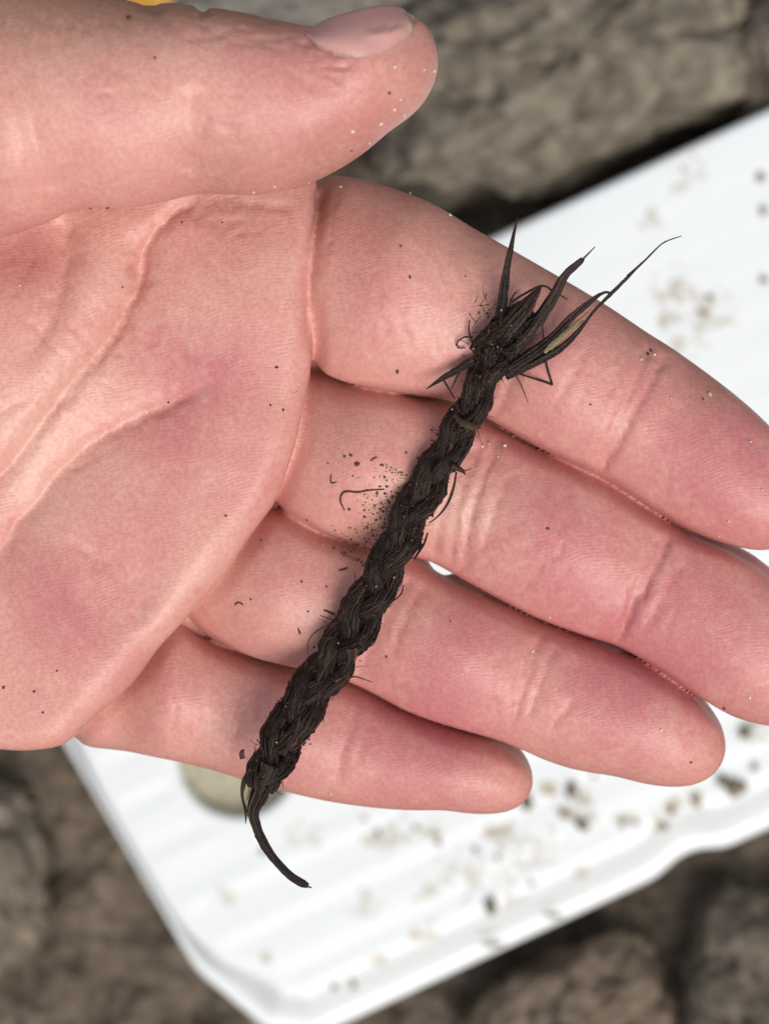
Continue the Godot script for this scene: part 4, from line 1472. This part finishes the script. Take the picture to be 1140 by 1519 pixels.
func build_litter() -> void:
	var r := RandomNumberGenerator.new()
	r.seed = 9
	var dark: Array[ArrayMesh] = []
	var light: Array[ArrayMesh] = []
	for k in 4:
		dark.append(grain_mesh(k, Color(0.065, 0.034, 0.022)))
		light.append(grain_mesh(k + 10, Color(0.50, 0.37, 0.21).lerp(Color(0.72, 0.62, 0.48), k / 3.0)))
	# specks of soil: x, y, half size in mm
	var specks := [[192, 27, .42], [230, 86, .2], [92, 477, .26], [182, 426, .18], [410, 545, .24], [250, 597, .22], [420, 608, .2], [401, 601, .16], [589, 551, .28], [608, 411, .22], [594, 365, .2], [6, 1020, .24], [51, 1026, .22], [64, 1057, .22], [85, 995, .18], [372, 889, .2], [387, 801, .2], [447, 863, .2], [484, 870, .22], [457, 907, .18], [335, 765, .18], [640, 638, .22], [602, 671, .2], [619, 679, .2], [529, 688, .36], [520, 675, .22], [511, 677, .26], [570, 708, .24], [523, 706, .16], [452, 1102, .24], [460, 1104, .16], [812, 784, .22], [573, 974, .2], [668, 921, .16], [1024, 1131, .24], [960, 525, .3], [965, 520, .26], [1042, 592, .2], [875, 600, .16], [134, 309, .22], [160, 308, .3], [606, 44, .24], [577, 138, .24], [521, 223, .2], [1073, 1050, .26], [330, 330, .14], [270, 330, .14], [690, 410, .14]]
	var pale := [[30, 423, .24], [43, 431, .16], [4, 452, .2], [218, 611, .3], [268, 586, .22], [389, 678, .2], [443, 570, .2], [436, 585, .28], [440, 582, .22], [376, 285, .34], [407, 277, .24], [458, 272, .18], [523, 195, .32], [565, 184, .3], [585, 163, .26], [594, 148, .26], [599, 172, .26], [585, 100, .34], [629, 104, .22], [571, 57, .26], [616, 10, .28], [562, 8, .24], [643, 106, .3], [548, 213, .2], [505, 277, .24], [608, 287, .26], [667, 319, .28], [618, 657, .22], [715, 662, .24], [725, 658, .22], [748, 661, .28], [738, 677, .18], [950, 533, .3], [970, 526, .22], [1052, 585, .34], [994, 590, .22], [1112, 655, .26], [1129, 727, .28], [1080, 773, .24], [1065, 796, .2], [790, 966, .26], [980, 1083, .24], [1111, 1035, .24], [1120, 1049, .18], [815, 916, .2], [490, 1178, .24], [928, 1015, .14], [1007, 690, .14]]
	var add := func(list: Array, meshes: Array, called: String, label: String, group: String):
		var by := {}
		list.sort_custom(func(p, q): return p[0] < q[0])
		for k in list:
			var s := surface_at(k[0], k[1])
			if s == Vector3.INF: continue
			var place := spot_name(s)
			if not by.has(place): by[place] = []
			by[place].append([k, s])
		for place in by: for no in by[place].size():
			var k = by[place][no][0]
			var s: Vector3 = by[place][no][1]
			var o := MeshInstance3D.new()
			o.mesh = meshes[r.randi() % 4]
			o.name = numbered(called)
			o.position = (s + Vector3(0, PALM_UP + k[2] * 0.25, 0)) * MM
			o.rotation = Vector3(r.randf_range(-.4, .4), r.randf() * TAU, r.randf_range(-.4, .4))
			var z: float = k[2] * 0.78
			o.scale = Vector3(z * r.randf_range(0.7, 1.5), z * 0.7, z)
			add_child(o)
			tag(o, label + " on " + place + ("" if by[place].size() == 1 else ", %s from the left there" % ORDER[no]), "soil" if called == "soil_speck" else "sand", group)
	add.call(specks, dark, "soil_speck", "dark speck of soil", "dark specks of soil on the hand")
	add.call(pale, light, "sand_grain", "pale grain of sand", "pale grains of sand on the hand")
	# the crumbs shed along the left of the cord on the middle finger, and dust on the cord itself
	for pass_no in 2:
		var mm := MultiMesh.new()
		mm.transform_format = MultiMesh.TRANSFORM_3D
		mm.mesh = (dark if pass_no == 0 else light)[0]
		var where: Array[Transform3D] = []
		for k in (260 if pass_no == 0 else 170):
			var t := clampf(0.62 + r.randfn(0.0, 0.5), 0.0, 1.25)
			var along_px := Vector2(612, 712).lerp(Vector2(556, 812), t)
			var off := absf(r.randfn(0.0, 1.0)) * (26.0 if r.randf() < 0.75 else 48.0)
			var q := along_px + Vector2(-0.87, -0.45) * off + Vector2(r.randf_range(-3, 3), r.randf_range(-3, 3))
			var s := surface_at(q.x, q.y)
			if s == Vector3.INF: continue
			var z := r.randf_range(0.05, 0.13) if r.randf() < 0.85 else r.randf_range(0.13, 0.22)
			where.append(Transform3D(Basis.from_euler(Vector3(r.randf(), r.randf() * 6.0, r.randf())).scaled(Vector3(z, z * 0.7, z * r.randf_range(0.6, 1.2))), (s + Vector3(0, PALM_UP + 0.04, 0)) * MM))
		mm.instance_count = where.size()
		for k in where.size(): mm.set_instance_transform(k, where[k])
		var o := MultiMeshInstance3D.new()
		o.multimesh = mm
		o.name = "soil_crumbs" if pass_no == 0 else "sandy_crumbs"
		add_child(o)
		tag(o, "dark crumbs of soil shed beside the cord on the middle finger" if pass_no == 0 else "golden sandy crumbs shed beside the cord on the middle finger", "soil" if pass_no == 0 else "sand", "", "stuff")
	# hair-thin plant fibres that lie loose on the skin
	var m := paint(0.6)
	var hairs := [
		["curled thread of dark root lying on the middle finger left of the cord", [[511, 757], [505, 745], [506, 735], [513, 729], [530, 730], [550, 727], [570, 726]], .13],
		["short reddish hooked fibre on the middle finger, leftmost of the litter", [[491, 704], [490, 714], [493, 717], [499, 715]], .09],
		["short reddish straight fibre on the middle finger above the curled thread", [[549, 684], [554, 680], [559, 678]], .1],
		["short dark fibre on the ring finger just above its middle", [[502, 846], [510, 844], [516, 842]], .12],
		["tiny hooked fibre on the pad of the ring finger", [[348, 898], [352, 894], [358, 895], [361, 898]], .1],
		["short upright dark fibre on the ring finger left of the cord", [[442, 932], [444, 937], [445, 941]], .12],
		["short dark fibre on the ring finger close to the cord", [[480, 905], [488, 908], [496, 911]], .14]]
	for k in hairs:
		var b := Bag.new()
		var ps := []
		for q in k[1]: ps.append(surface_at(q[0], q[1]) + Vector3(0, 0.1, 0))
		var sp := smooth_path(ps, 0.35)
		var rad := PackedFloat32Array()
		for t in sp[1]: rad.append(k[2] * (0.6 + 0.5 * sin(PI * t)))
		tube(b, sp[0], rad, 0.9, 6, Color(0.06, 0.02, 0.015), 0.4)
		tag(commit("root_fibre", b, m), k[0], "plant fibre", "loose fibres on the hand")
